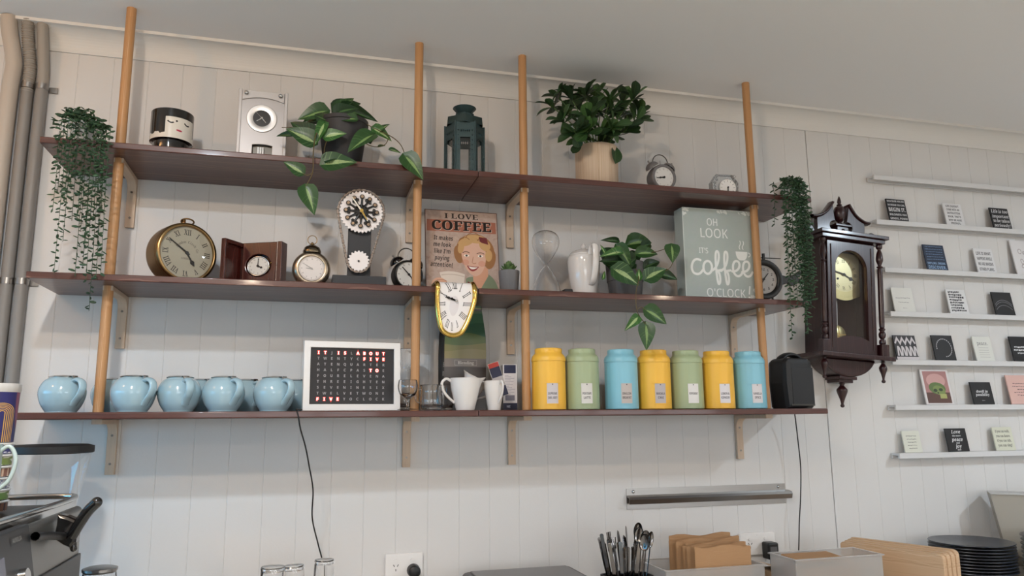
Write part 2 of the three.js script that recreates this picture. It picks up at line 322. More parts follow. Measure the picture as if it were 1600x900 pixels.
{ // silver mantel clock
  const o = thing('mantel_clock', 'upright silver mantel clock with round metal dial and pendulum window', 'clock', [-0.147, TOP, 0.15], 0.02);
  M.satin = mat('#a8a5a5', 0.4, 0.5); M.satinLight = mat('#b9b6b5', 0.45, 0.25);
  const s = shapeOf([[-0.062, 0], [0.062, 0], [0.062, 0.232], [-0.062, 0.232]]), hole = new THREE.Path();
  hole.moveTo(-0.026, 0.004); hole.lineTo(0.031, 0.004); hole.lineTo(0.031, 0.062); hole.quadraticCurveTo(0.002, 0.068, -0.026, 0.062); hole.closePath(); s.holes.push(hole);
  mesh('front_plate', slab(s, 0.012, 0.001, 0.012), M.satin, o);
  mesh('back_box', box(0.118, 0.228, 0.03, 0, 0.114, -0.005), M.darkSteel, o);
  for (const k of [-1, 1]) mesh('side_bar', box(0.010, 0.236, 0.045, k * 0.066, 0.118, 0.004, 0.002), M.satinLight, o);
  mesh('arch', slab((() => { const q = new THREE.Shape(); q.moveTo(-0.06, 0.2); q.quadraticCurveTo(0, 0.222, 0.06, 0.2); q.lineTo(0.06, 0.231); q.lineTo(-0.06, 0.231); q.closePath(); return q; })(), 0.005, 0.001, 0.024), M.satinLight, o);
  for (const k of [-1, 1]) mesh('stud', ball(0.0072, k * 0.049, 0.221, 0.031), M.chrome, o);
  mesh('dial_ring', new THREE.LatheGeometry([[0.0255, 0.001], [0.0262, 0.0026], [0.034, 0.0022], [0.042, 0.0032], [0.0435, 0.002], [0.044, 0]].map(([a, b]) => new THREE.Vector2(a, b)), 64).rotateX(PI / 2).translate(-0.002, 0.146, 0.0245), mat('#d2cfcc', 0.3, 0.8), o);
  const f = mesh('dial', face(0.0255), glossy(dialTex({ bg: '#1d1a1b', ink: '#cfcac6', kind: 'none', ticks: 0, size: 128 })), o); f.position.set(-0.002, 0.146, 0.0265);
  hands(o, -0.002, 0.146, 0.027, 235, 140, 0.018, 0.019, 0.0035, M.chrome);
  mesh('second_hand', hand(0.027, 0.0012, -45, 0), M.chrome, o).position.set(-0.002, 0.146, 0.0285);
  for (const [x, w] of [[-0.004, 0.005], [-0.0105, 0.005], [0.0025, 0.005]]) mesh('pendulum_bar', box(w, 0.055, 0.004, x + 0.002, 0.03, 0.017).rotateZ(0.0), M.chrome, o);
}
{ // dark pot with a variegated pothos
  const o = thing('potted_pothos', 'trailing variegated pothos in a charcoal pot above the chain clock', 'plant', [0.092, TOP, 0.17]);
  M.potDark = mat('#2c2b2d', 0.6);
  mesh('pot', lathe([[0, 0], [0.052, 0], [0.055, 0.004], [0.074, 0.146], [0.0765, 0.148], [0.0765, 0.16], [0.072, 0.16], [0.068, 0.135], [0, 0.135]]), M.potDark, o);
  mesh('soil', cyl(0.069, 0.069, 0.006, 0, 0.138, 0), mat('#3a2c20', 0.95), o);
  const X = (a) => 430 + a / 4.2875, Y = (b) => 130 + b / 4.2875, L = (a, b, c, d, ...r) => [X(a), Y(b), X(c), Y(d), ...r];
  pothos(o, [
    L(350, 185, 150, 222, 0.19, 0.2, 0, 1), L(345, 215, 175, 235, 0.14, 0.13, 1, 2), L(268, 402, 76, 288, 0.26, 0.27, 0, 0), L(275, 370, 100, 248, 0.2, 0.2, 0, 2), L(330, 268, 262, 402, 0.25, 0.28, 2, 3),
    L(420, 215, 517, 62, 0.17, 0.16, 1, 1), L(395, 190, 575, 112, 0.12, 0.11, 0, 2), L(430, 175, 693, 228, 0.15, 0.16, 2, 2), L(400, 205, 560, 150, 0.2, 0.2, 0, 2), L(545, 242, 420, 228, 0.24, 0.25, 1, 1),
    L(495, 262, 628, 228, 0.22, 0.2, 1, 2), L(330, 362, 472, 325, 0.26, 0.28, 0, 3), L(657, 345, 482, 432, 0.26, 0.29, 0, 1), L(318, 545, 548, 508, 0.3, 0.31, 0, 0), L(330, 520, 440, 470, 0.3, 0.3, 1, 2),
    L(187, 605, 58, 518, 0.30, 0.31, 0, 0), L(203, 690, 264, 872, 0.30, 0.31, 0, 1), L(652, 302, 782, 368, 0.2, 0.21, 1, 3), L(700, 325, 758, 262, 0.2, 0.21, 1, 0), L(866, 482, 994, 630, 0.29, 0.31, 0, 1),
    L(690, 428, 742, 412, 0.24, 0.24, 2, 1), L(765, 445, 842, 460, 0.24, 0.25, 2, 1), L(120, 352, 0, 342, 0.25, 0.24, 2, 2), L(345, 250, 250, 200, 0.22, 0.2, 0, 2), L(300, 330, 220, 300, 0.2, 0.19, 0, 2), L(400, 240, 480, 180, 0.2, 0.2, 0, 2), L(640, 400, 640, 310, 0.25, 0.22, 1, 2), L(360, 270, 420, 215, 0.2, 0.2, 1, 2), L(300, 250, 200, 260, 0.17, 0.16, 0, 2),
  ], [
    [0.0016, [[X(330), Y(300), 0.2], [X(275), Y(340), 0.27], [X(255), Y(470), 0.3], [X(250), Y(600), 0.3], [X(205), Y(692), 0.3]]], [0.0013, [[X(250), Y(600), 0.3], [X(215), Y(618), 0.3], [X(185), Y(605), 0.3]]],
    [0.0014, [[X(480), Y(285), 0.2], [X(590), Y(268), 0.2], [X(650), Y(295), 0.2], [X(785), Y(362), 0.22], [X(848), Y(425), 0.27], [X(870), Y(485), 0.29]]], [0.0013, [[X(560), Y(300), 0.2], [X(610), Y(405), 0.25], [X(680), Y(427), 0.24], [X(735), Y(412), 0.24], [X(760), Y(368), 0.23]]],
    [0.0012, [[X(280), Y(380), 0.25], [X(180), Y(360), 0.25], [X(115), Y(350), 0.25]]], [0.0012, [[X(240), Y(300), 0.2], [X(110), Y(296), 0.23], [X(45), Y(297), 0.21]]], [0.0012, [[X(440), Y(280), 0.2], [X(340), Y(400), 0.27], [X(322), Y(540), 0.3]]],
  ]);
}
{ // dark green hexagonal lantern
  const o = thing('lantern', 'dark green hexagonal metal lantern with pierced panels and glass', 'lantern', [0.482, TOP, 0.14], -0.16);
  M.lantern = mat('#32474a', 0.5, 0.35);
  const R = 0.064, ap = R * cos(PI / 6), side = R;
  const panel = shapeOf([[-side / 2, 0.004], [side / 2, 0.004], [side / 2, 0.19], [-side / 2, 0.19]]), hole = new THREE.Path();
  hole.moveTo(-0.016, 0.022); hole.lineTo(-0.016, 0.138); hole.lineTo(0.016, 0.138); hole.lineTo(0.016, 0.022); hole.closePath(); panel.holes.push(hole);
  const pip = (x, y, a, b) => { const p = new THREE.Path(); p.moveTo(x - a, y); p.lineTo(x, y + b); p.lineTo(x + a, y); p.lineTo(x, y - b); p.closePath(); panel.holes.push(p); };
  for (let i = 0; i < 9; i++) for (const k of [-1, 1]) pip(k * 0.0225, 0.03 + i * 0.0165, 0.0017, 0.0042);
  for (let i = -2; i <= 2; i++) pip(i * 0.0065, 0.16, 0.0022, 0.006);
  const pg = slab(panel, 0.0016, 0, ap - 0.0008);
  for (let i = 0; i < 6; i++) {
    const p = mesh('panel', pg, M.lantern, o); p.rotation.y = i * PI / 3;
    const gl = mesh('pane', box(0.036, 0.122, 0.0015, 0, 0.08, ap - 0.0035), M.glass, o); gl.rotation.y = i * PI / 3;
    const po = mesh('corner_post', cyl(0.0032, 0.0032, 0.192, R * sin(PI / 6), 0.098, R * cos(PI / 6), 8), M.lantern, o); po.rotation.y = i * PI / 3;
  }
  mesh('base_plate', cyl(R + 0.004, R + 0.004, 0.006, 0, 0.003, 0, 6), M.lantern, o);
  const band = (r1, r2, y, h) => new THREE.CylinderGeometry(r1, r2, h, 6, 1, true).translate(0, y + h / 2, 0);
  M.lanternIn = mat('#2b3d3d', 0.5, 0.35, { side: THREE.DoubleSide });
  mesh('roof_band', [band(R + 0.002, R + 0.003, 0.188, 0.005), band(R, R + 0.002, 0.193, 0.022)], M.lanternIn, o);
  mesh('roof', [cyl(0.046, R, 0.007, 0, 0.2185, 0, 6), new THREE.CylinderGeometry(0.034, 0.036, 0.014, 6).translate(0, 0.227, 0)], M.lantern, o);
  for (let i = 0; i < 6; i++) { const c = mesh('crown_tip', new THREE.ConeGeometry(0.005, 0.016, 4).rotateX(PI / 2 - 0.5).translate(0, 0.224, 0.044), M.lantern, o); c.rotation.y = i * PI / 3 + PI / 6; }
  mesh('chimney', lathe([[0.024, 0.233], [0.022, 0.238], [0.034, 0.252], [0.0385, 0.257], [0.036, 0.258], [0.02, 0.246], [0, 0.246]]), M.lantern, o);
  for (const [x, y] of [[0.062, 0.095]]) mesh('latch', box(0.008, 0.02, 0.014, x, y, 0, 0.002), M.lantern, o);
}
// ---------------------------------------------------------------- leafy plant in a wooden pot
{
  const o = thing('potted_shrub', 'bushy artificial plant with paddle leaves in a pale wooden pot', 'plant', [0.936, TOP, 0.16]);
  M.paleWood = mat('#ffffff', 0.6, 0, { map: woodTex('#cbb59d', '#8f6c4a', 110, 31) });
  const pg = lathe([[0, 0], [0.069, 0], [0.0715, 0.003], [0.0725, 0.135], [0.0715, 0.15], [0.069, 0.152], [0.063, 0.152], [0.062, 0.135], [0, 0.135]]);
  { const u = pg.attributes.uv, p = pg.attributes.position; for (let i = 0; i < u.count; i++) u.setXY(i, u.getX(i) * 2, p.getY(i) * 1.5); }
  mesh('pot', pg, M.paleWood, o);
  mesh('moss', cyl(0.062, 0.062, 0.004, 0, 0.137, 0), mat('#3c4426', 0.95), o);
  const leafTex = (a, b) => canvas(64, 128, (g, w, h) => { g.fillStyle = a; g.fillRect(0, 0, w, h); g.strokeStyle = b; g.lineWidth = 2; g.beginPath(); g.moveTo(w / 2, 0); g.lineTo(w / 2, h); g.stroke(); g.lineWidth = 1; g.globalAlpha = 0.5; for (let i = 0; i < 9; i++) for (const d of [-1, 1]) { g.beginPath(); g.moveTo(w / 2, h - i * 14); g.lineTo(w / 2 + d * 30, h - i * 14 - 16); g.stroke(); } });
  const tints = [['#24401f', '#4e6b3b'], ['#2e4d26', '#5a7a45'], ['#1b3319', '#3f5a30'], ['#3c5e2d', '#6f8d52']].map((a) => mat('#ffffff', 0.5, 0, { map: leafTex(...a), ...LEAF_MORE }));
  const geos = [leafGeo('paddle', 0.62, 0.12, 0.12), leafGeo('paddle', 0.55, 0.2, 0.3), leafGeo('paddle', 0.68, 0.08, -0.12)];
  const X = (a) => 830 + a / 6.43, Y = (b) => 110 + b / 6.43, root = o.position.clone().add(V(0, 0.135, 0));
  const tips = [[190, 345, 0.2], [280, 270, 0.12], [390, 255, 0.2], [540, 230, 0.16], [650, 260, 0.1], [790, 290, 0.22], [930, 300, 0.14], [1040, 270, 0.2], [1085, 430, 0.13], [1080, 480, 0.24], [960, 600, 0.25], [860, 640, 0.1], [700, 600, 0.25], [500, 690, 0.24], [430, 610, 0.27], [300, 500, 0.25], [370, 420, 0.08], [560, 470, 0.27], [760, 450, 0.24], [880, 470, 0.08], [620, 360, 0.26], [470, 360, 0.12], [700, 690, 0.2], [590, 560, 0.12], [560, 610, 0.28], [820, 560, 0.28], [460, 500, 0.2], [700, 380, 0.18], [840, 380, 0.2]];
  for (const [a, b, z] of tips) {
    const tip = at(X(a), Y(b), z), dir = tip.clone().sub(root).normalize(), mid = root.clone().lerp(tip, 0.5).add(V(0, 0.012, 0)), r2 = root.clone().add(V((tip.x - root.x) * 0.15, 0, (tip.z - root.z) * 0.3));
    mesh('stem', tube([r2, mid, tip].map((p) => p.clone().sub(o.position)), 0.0018, 10, 5), M.stemGreen, o);
    const n = 7;
    for (let k = 0; k < n; k++) {
      const ph = k * 2.4 + rnd(0, 1), side = V(cos(ph), sin(ph) * 0.7 + 0.1, sin(ph) * 0.8), d = dir.clone().multiplyScalar(rnd(0.3, 0.95)).addScaledVector(side, 0.9).normalize(), L = rnd(0.044, 0.068);
      const base = tip.clone().addScaledVector(dir, -0.02 * k / n - 0.002), t2 = base.clone().addScaledVector(d, L);
      if (t2.z < 0.012) t2.z = 0.012; if (t2.y < TOP + 0.03) t2.y = TOP + 0.03;
      placeLeaf('leaf', geos[k % 3], tints[rnd(0, 4) | 0], o, base, t2, dir.clone().add(V(0, 0.4, 0.25)));
    }
  }
  placeLeaf('leaf', geos[1], tints[0], o, at(958, 226, 0.2), at(968, 247, 0.25), V(0.3, 0.2, 1));
}
// ---------------------------------------------------------------- twin-bell alarm clocks
function alarmClock(name, label, p, turn, m, tex, dialR, H, Mn, handM, opts = {}) {
  const o = thing(name, label, 'clock', p, turn), R = 0.047, D = 0.05, cy = R + 0.012;
  mesh('case', new THREE.LatheGeometry([[0, -D / 2], [R * 0.8, -D / 2], [R * 0.95, -D / 2 + 0.006], [R, -D / 2 + 0.016], [R, D / 2 - 0.008], [R * 0.97, D / 2], [dialR + 0.001, D / 2 + 0.001], [dialR, D / 2 - 0.004]].map(([a, b]) => new THREE.Vector2(max(a, 1e-5), b)), 56).rotateX(PI / 2).translate(0, cy, 0), m, o);
  const f = mesh('dial', face(dialR + 0.0005), glossy(tex), o); f.position.set(0, cy, D / 2 - 0.004);
  hands(o, 0, cy, D / 2 - 0.0032, H, Mn, dialR * 0.55, dialR * 0.8, 0.004, handM, 0.9);
  for (const k of [-1, 1]) {
    const b = mesh('bell', new THREE.SphereGeometry(0.024, 28, 12, 0, 2 * PI, 0, PI / 2).scale(1, 0.8, 1), opts.bell ?? m, o); b.position.set(k * 0.031, cy + R * 0.83, 0); b.rotation.z = -k * 0.62; b.material = opts.bell ?? m;
    const st = mesh('bell_knob', [bar([0, -0.012, 0], [0, 0.024, 0], 0.002), ball(0.0035, 0, 0.025, 0)], M.steel, o); st.position.copy(b.position); st.rotation.z = b.rotation.z;
    mesh('leg', bar([k * 0.024, 0.018, 0.008], [k * 0.033, 0.0035, 0.012], 0.0035, 0.0035), m, o);
  }
  mesh('handle', torus(0.029, 0.0018, 0, 0, 0, PI).scale(1, 1.0, 1).translate(0, cy + R + 0.012, 0), M.darkSteel, o);
  mesh('hammer', bar([0, cy + R - 0.004, 0], [0, cy + R + 0.02, 0], 0.0016), M.steel, o);
  return o;
}
M.greyPaint = mat('#6d6a6b', 0.45); M.greyMatte = mat('#757273', 0.5);
alarmClock('alarm_clock', 'matte grey twin-bell alarm clock beside the wooden pot', [1.168, TOP, 0.17], 0.06, M.greyPaint, dialTex({ bg: '#d9d7d4', ink: '#8d8a88', kind: 'arabic', fs: 0.16, ro: 0.78 }), 0.037, 262, 262, M.black);
{ // cut-glass clock
  const o = thing('crystal_clock', 'small cut-glass desk clock with a round white dial', 'clock', [1.418, TOP, 0.16], -0.1);
  const s = shapeOf([[-0.045, 0], [0.045, 0], [0.05, 0.012], [0.05, 0.066], [0.030, 0.095], [-0.030, 0.095], [-0.05, 0.066], [-0.05, 0.012]]);
  M.crystal = mat('#e9edf0', 0.06, 0, { transmission: 0.85, thickness: 0.03, ior: 1.5 });
  const g = prep(slab(s, 0.036, 0.006, -0.02)); mesh('glass_block', g, M.crystal, o);
  for (let i = 0; i < 7; i++) for (const k of [-1, 1]) mesh('cut_facet', new THREE.OctahedronGeometry(0.006).scale(1, 1.3, 0.5).translate(k * 0.042 * cos(0.0) * (i > 4 ? 0.8 : 1), 0.012 + i * 0.0125, 0.017), M.crystal, o);
  mesh('dial_case', disc(0.032, 0.012, 0.004, 0.044, 0.016), M.chrome, o);
  const f = mesh('dial', face(0.030), glossy(dialTex({ bg: '#f0eeeb', ink: '#3b3836', kind: 'bars', ro: 0.78 })), o); f.position.set(0.004, 0.044, 0.0225);
  hands(o, 0.004, 0.044, 0.0232, 183, 180, 0.017, 0.022, 0.0032, M.black);
}
// ---------------------------------------------------------------- trailing bead plants at the shelf ends
{
  const bead = (() => { const g = new THREE.OctahedronGeometry(1, 1); g.scale(0.42, 1, 0.2); return g; })();
  M.bead = [mat('#2a4a2f', 0.55), mat('#345638', 0.55), mat('#203c24', 0.55)];
  function strand(o, pts, m, step = 0.0085, size = 0.0084) {
    const c = new THREE.CatmullRomCurve3(pts.map((p) => p.clone().sub(o.position)), false, 'centripetal'), L = c.getLength(), gs = [new THREE.TubeGeometry(c, max(6, L / 0.02 | 0), 0.0007, 4)];
    const n = max(3, L / step | 0);
    for (let i = 0; i < n; i++) {
      const p = c.getPointAt((i + 0.5) / n), ph = i * 2.1 + rnd(-0.6, 0.6), d = V(cos(ph), rnd(-0.75, 0.35), sin(ph) * 0.9).normalize(), q = new THREE.Quaternion().setFromUnitVectors(V(0, 1, 0), d), k = size * rnd(0.75, 1.15);
      const g = bead.clone(); g.rotateY(rnd(0, 3)); g.scale(k, k, k); g.translate(0, k * 0.9, 0); g.applyQuaternion(q); g.translate(p.x, p.y, p.z); gs.push(g);
    }
    mesh('strand', gs, m, o);
  }
  function trailing(label, cx, potX, potZ, ends, crown, small) {
    const o = thing('trailing_plant', label, 'plant', [potX, TOP, potZ]);
    mesh('pot', lathe([[0, 0], [0.042, 0], [0.05, 0.05], [0.052, 0.055], [0.048, 0.055], [0.044, 0.045], [0, 0.045]]), M.white, o);
    mesh('soil', cyl(0.045, 0.045, 0.004, 0, 0.047, 0), M.black, o);
    const top = V(potX, TOP + 0.05, potZ);
    ends.forEach(([ex, ey, ez, over], i) => {
      const e = at(ex, ey, ez), hi = V(potX + (e.x - potX) * 0.55, TOP + crown * rnd(0.7, 0.98) - 0.25 * abs(e.x - potX), potZ + (ez - potZ) * 0.5), edge = V(potX + (e.x - potX) * 0.93, TOP + rnd(0.02, 0.05), max(ez - 0.004, potZ));
      const ed = ez > 0.28 ? V(edge.x, TOP - 0.02, ez) : V(edge.x, TOP - 0.02, ez);
      strand(o, [top.clone().add(V(rnd(-0.02, 0.02), 0, rnd(-0.02, 0.02))), hi, edge, ed, e], M.bead[i % 3], over ? 0.0065 : 0.0098);
    });
    for (let i = 0; i < 26; i++) {   // short shoots that make up the mound
      const a = rnd(0, 2 * PI), r = Math.sqrt(rnd(0.02, 1)) * small, e = V(potX + cos(a) * r, TOP + crown * (1.1 - 0.75 * Math.pow(r / small, 2.4)) + rnd(-0.008, 0.008), min(max(potZ + sin(a) * r, 0.05), 0.33));
      strand(o, [top.clone().add(V(rnd(-0.03, 0.03), 0, rnd(-0.03, 0.03))), V((top.x + e.x) / 2, e.y + 0.004, (top.z + e.z) / 2), e], M.bead[i % 3], 0.006);
    }
    return o;
  }
  const le = [];
  for (const [x, y] of [[84, 428], [82, 330], [90, 300], [98, 378], [100, 318], [112, 345], [117, 432], [122, 330], [126, 360], [129, 420], [133, 380], [139, 486], [146, 345], [150, 432], [152, 380], [157, 430], [158, 330], [86, 265], [110, 290], [154, 300], [116, 280], [134, 440]]) le.push([x, y, rnd(0.297, 0.33), false]);
  trailing('bead-leaf trailing plant spilling over the shelf end beside the pipes', 0, -0.625, 0.23, le, 0.092, 0.08);
  const re = [];
  for (const [x, y] of [[1238, 530], [1236, 470], [1242, 420], [1246, 380], [1252, 462], [1256, 480], [1260, 500], [1264, 478], [1268, 482], [1271, 470], [1263, 522], [1258, 430], [1266, 440], [1250, 400], [1210, 352], [1232, 400], [1229, 360], [1240, 450], [1254, 350], [1262, 400], [1270, 430], [1247, 480], [1273, 455], [1258, 470]]) re.push([x, y, rnd(0.297, 0.325), x > 1248]);
  trailing('dense bead-leaf trailing plant hanging beside the dark wooden wall clock', 0, 1.628, 0.23, re, 0.075, 0.056);
}
// ---------------------------------------------------------------- middle shelf
{ // brass drum clock
  const o = thing('drum_clock', 'large round brass drum clock with Roman numerals, lying on its rim', 'clock', [-0.352, MID, 0.145], 0.55), R = 0.088, D = 0.085, cy = R;
  M.oldBrass = mat('#8a6b43', 0.34, 0.85);
  const rot = (pts, n = 72) => new THREE.LatheGeometry(pts.map(([a, b]) => new THREE.Vector2(max(a, 1e-5), b)), n).rotateX(PI / 2).translate(0, cy, 0);
  const body = new THREE.Group(); 
  mesh('case', rot([[0, -D / 2], [R * 0.9, -D / 2], [R * 0.98, -D / 2 + 0.008], [R, -D / 2 + 0.02], [R, D / 2 - 0.018], [R * 0.975, D / 2 - 0.012]]), M.oldBrass, o);
  mesh('bezel', rot([[R * 0.985, D / 2 - 0.014], [R * 0.99, D / 2 - 0.006], [R * 0.96, D / 2], [R * 0.93, D / 2 - 0.002], [R * 0.90, D / 2 + 0.002], [R * 0.87, D / 2 - 0.002], [R * 0.86, D / 2 - 0.008]]), M.brass, o);
  const t = dialTex({ bg: '#a29d8c', ink: '#2a2723', kind: 'roman', ro: 0.78, fs: 0.23, ticks: 0, extra: (g, r, w) => {
    if (w !== 'over') return; g.font = `${r * 0.12}px serif`; 'London Clock Co'.split('').forEach((c, i, a) => { g.save(); g.rotate((i - a.length / 2) * 0.17 + 0.25); g.fillText(c, 0, -r * 0.42); g.restore(); }); g.font = `${r * 0.09}px serif`; g.fillText('LONDON', 0, r * 0.22);
  } });
  const f = mesh('dial', face(R * 0.87), glossy(t, { roughness: 0.5 }), o); f.position.set(0, cy, D / 2 - 0.009);
  hands(o, 0, cy, D / 2 - 0.0075, 147, 304, R * 0.5, R * 0.72, 0.005, M.black, 1.3);
  mesh('glass', rot([[0, D / 2 + 0.004], [R * 0.4, D / 2 + 0.0025], [R * 0.88, D / 2 - 0.0015]], 48), M.glass, o);
  mesh('crown', [cyl(0.006, 0.007, 0.012, 0, 2 * R + 0.004, 0), ball(0.006, 0, 2 * R + 0.014, 0)], M.oldBrass, o);
  mesh('bow_ring', torus(0.017, 0.0024, 0, 0, 0).rotateX(PI / 2 - 0.25).rotateZ(-0.15).translate(0.008, 2 * R + 0.010, 0.008), M.oldBrass, o);
}
{ // folding travel clock
  const o = thing('travel_clock', 'open folding travel clock in a glossy dark red wooden case', 'clock', [atX(383, 420, 0.1), MID, 0.10]);
  M.cherry = mat('#ffffff', 0.25, 0, { map: woodTex('#3f1712', '#1f0a08', 60, 41), clearcoat: 0.3, clearcoatRoughness: 0.15 });
  const h = 0.136, b = new THREE.Group();
  const sb = shapeOf([[0.003, 0], [0.098, 0], [0.098, h], [0.003, h]]), ho = new THREE.Path(); ho.absarc(0.047, 0.066, 0.034, 0, 2 * PI, true); sb.holes.push(ho);
  const T = (m) => { m.rotation.y = -0.42; m.scale.set(1.16, 1, 1.16); return m; };
  T(mesh('case', boxUV(slab(sb, 0.024, 0.002, -0.002, 40), 0.3), M.cherry, o));
  T(mesh('case_back', box(0.095, h - 0.004, 0.008, 0.05, h / 2, -0.004), M.cherry, o));
  T(mesh('case_edge', box(0.012, h + 0.001, 0.032, 0.104, h / 2, 0.008, 0.002), M.cherry, o));
  const t = dialTex({ bg: '#cfccc6', ink: '#6a6663', kind: 'arabic', fs: 0.17, ro: 0.76 });
  const f = mesh('dial', face(0.028).translate(0.047, 0.064, 0.022), glossy(t), o); T(f);
  T(mesh('dial_rim', torus(0.0285, 0.0025, 0.047, 0.064, 0.021), M.chrome, o));
  T(mesh('hour_hand', hand(0.014, 0.004, 118, 0, 0.9).translate(0.047, 0.064, 0.0225), M.black, o));
  T(mesh('minute_hand', hand(0.023, 0.002, 2, 0.0012).translate(0.047, 0.064, 0.0225), M.black, o));
  T(mesh('hand_pin', disc(0.0032, 0.004, 0.047, 0.064, 0.0235, 16), M.black, o));
  for (const [x, y] of [[0.082, 0.072], [0.078, 0.058]]) T(mesh('stud', ball(0.002, x, y, 0.023), M.gold, o));
  const C2 = (m) => { m.rotation.y = PI + 0.95; return m; };
  const cv = shapeOf([[0, 0], [0.098, 0], [0.098, h], [0, h]]), c2 = new THREE.Path(); c2.moveTo(0.014, 0.012); c2.lineTo(0.014, h - 0.012); c2.lineTo(0.086, h - 0.012); c2.lineTo(0.086, 0.012); c2.closePath(); cv.holes.push(c2);
  C2(mesh('cover', boxUV(slab(cv, 0.016, 0.002, -0.008), 0.3), M.cherry, o));
  C2(mesh('cover_panel', boxUV(box(0.08, h - 0.016, 0.006, 0.05, h / 2, 0.004), 0.3), M.cherry, o));
  mesh('hinge', bar([0, 0.004, 0.01], [0, h - 0.004, 0.01], 0.0018), M.brass, o);
}
{ // round silver clock with a bell top
  const o = thing('bell_top_clock', 'round brushed-silver clock with a bell and ring on top', 'clock', [0.012, MID, 0.16], 0.05), R = 0.056, cy = R + 0.001;
  M.warmSilver = mat('#b5a692', 0.26, 0.9);
  mesh('case', new THREE.LatheGeometry([[0, -0.026], [0.03, -0.024], [0.048, -0.014], [R, 0.0], [0.054, 0.012], [0.047, 0.02], [0.040, 0.0225], [0.0365, 0.019]].map(([a, b]) => new THREE.Vector2(max(a, 1e-5), b)), 64).rotateX(PI / 2).translate(0, cy, 0), M.warmSilver, o);
  const f = mesh('dial', face(0.0368), glossy(dialTex({ bg: '#ddd6d1', ink: '#8a8482', kind: 'arabic', fs: 0.15, ro: 0.78, rim: '#a89c94' })), o); f.position.set(0, cy, 0.0195);
  hands(o, 0, cy, 0.0203, 272, 300, 0.017, 0.025, 0.0022, M.steel);
  mesh('bell', lathe([[0.026, 2 * R - 0.005], [0.027, 2 * R], [0.022, 2 * R + 0.012], [0.010, 2 * R + 0.02], [0, 2 * R + 0.021]]), mat('#7a6c58', 0.22, 0.95), o);
  mesh('bell_knob', ball(0.005, 0, 2 * R + 0.024, 0), M.brass, o);
  mesh('ring', torus(0.0135, 0.0012, 0, 2 * R + 0.036, 0), M.brass, o);
  for (const k of [-1, 1]) mesh('foot', box(0.012, 0.008, 0.02, k * 0.02, 0.004, 0, 0.002), M.warmSilver, o);
}
{ // clock made of bicycle sprockets
  const o = thing('sprocket_clock', 'clock of two white bicycle sprockets and a chain on a black stand', 'clock', [0.151, MID, 0.165]);
  M.slate = mat('#2c2d31', 0.6); M.sprocket = mat('#ebe4e2', 0.4); M.chainSteel = mat('#7d736c', 0.35, 0.85);
  mesh('base', boxUV(box(0.158, 0.036, 0.085, 0, 0.018, 0, 0.002)), M.slate, o);
  mesh('post', box(0.068, 0.19, 0.03, 0, 0.131, -0.006, 0.002), M.slate, o);
  const gear = (n, r, t) => { const s = []; for (let i = 0; i < n; i++) for (const [q, a] of [[r, 0.1], [r + t * 0.55, 0.25], [r + t, 0.42], [r + t, 0.55], [r + t * 0.55, 0.75], [r, 0.92]]) s.push([q * cos((i + a) / n * 2 * PI), q * sin((i + a) / n * 2 * PI)]); return shapeOf(s); };
  const big = V(0.001, 0.236, 0.022), small = V(-0.003, 0.083, 0.022);
  mesh('large_sprocket', slab(gear(36, 0.0615, 0.0045), 0.006, 0.0006).translate(big.x, big.y, big.z), M.sprocket, o);
  mesh('small_sprocket', slab(gear(18, 0.028, 0.005), 0.006, 0.0006).translate(small.x, small.y, small.z), M.sprocket, o);
  mesh('axle', disc(0.003, 0.006, small.x, small.y, small.z + 0.006, 12), M.black, o);
  const pts = [], R1 = 0.069, R2 = 0.0335;
  for (let i = 0; i <= 24; i++) { const a = -0.18 + i / 24 * (PI + 0.36); pts.push(V(big.x + R1 * cos(a), big.y + R1 * sin(a), big.z + 0.003)); }
  for (let i = 0; i <= 12; i++) { const a = PI + 0.2 + i / 12 * (PI - 0.4); pts.push(V(small.x + R2 * cos(a), small.y + R2 * sin(a), small.z + 0.003)); }
  const loop = new THREE.CatmullRomCurve3(pts, true), links = [];
  for (let i = 0; i < 84; i++) { const p = loop.getPointAt(i / 84), q = loop.getTangentAt(i / 84), e = 0.0042; links.push(box(0.0105, i % 2 ? 0.0072 : 0.005, i % 2 ? 0.0095 : 0.0065, 0, 0, 0, 0.0012).rotateZ(Math.atan2(q.y, q.x)).translate(p.x, p.y, p.z)); }
  const ch = mesh('chain', links, M.chainSteel, o); ch.userData.kind = 'stuff';
  mesh('spider_hub', disc(0.022, 0.004, big.x, big.y, big.z + 0.008, 32), M.blackGloss, o);
  M.boltHead = mat('#8d7a66', 0.35, 0.7);
  for (let i = 0; i < 12; i++) {
    const a = i * PI / 6 + 0.03, r = 0.046, L = (q) => V(big.x + q * sin(a), big.y + q * cos(a), big.z + 0.009);
    const sp = mesh('spoke', bar(L(0.015), L(r), 0.0042, 0.0028, 6), M.blackGloss, o);
    mesh('bolt', disc(0.0072, 0.006, L(r).x, L(r).y, big.z + 0.0095, 16), M.blackGloss, o);
    mesh('bolt_head', disc(0.0046, 0.003, L(r).x, L(r).y, big.z + 0.0135, 12), M.boltHead, o);
    if (i % 2) mesh('lobe', [-1, 1].map((k) => disc(0.005, 0.006, big.x + 0.038 * sin(a + k * 0.16), big.y + 0.038 * cos(a + k * 0.16), big.z + 0.0095, 14)), M.blackGloss, o);
  }
  const HM = mat('#e6dfd0', 0.35); hands(o, big.x, big.y, big.z + 0.016, 148, 324, 0.036, 0.052, 0.006, HM);
  mesh('hour_tip', hand(0.032, 0.006, 148, 0), M.gold, o).position.set(big.x, big.y, big.z + 0.0185);
  mesh('hub_pin', disc(0.0052, 0.006, big.x, big.y, big.z + 0.02, 20), M.gold, o);
}
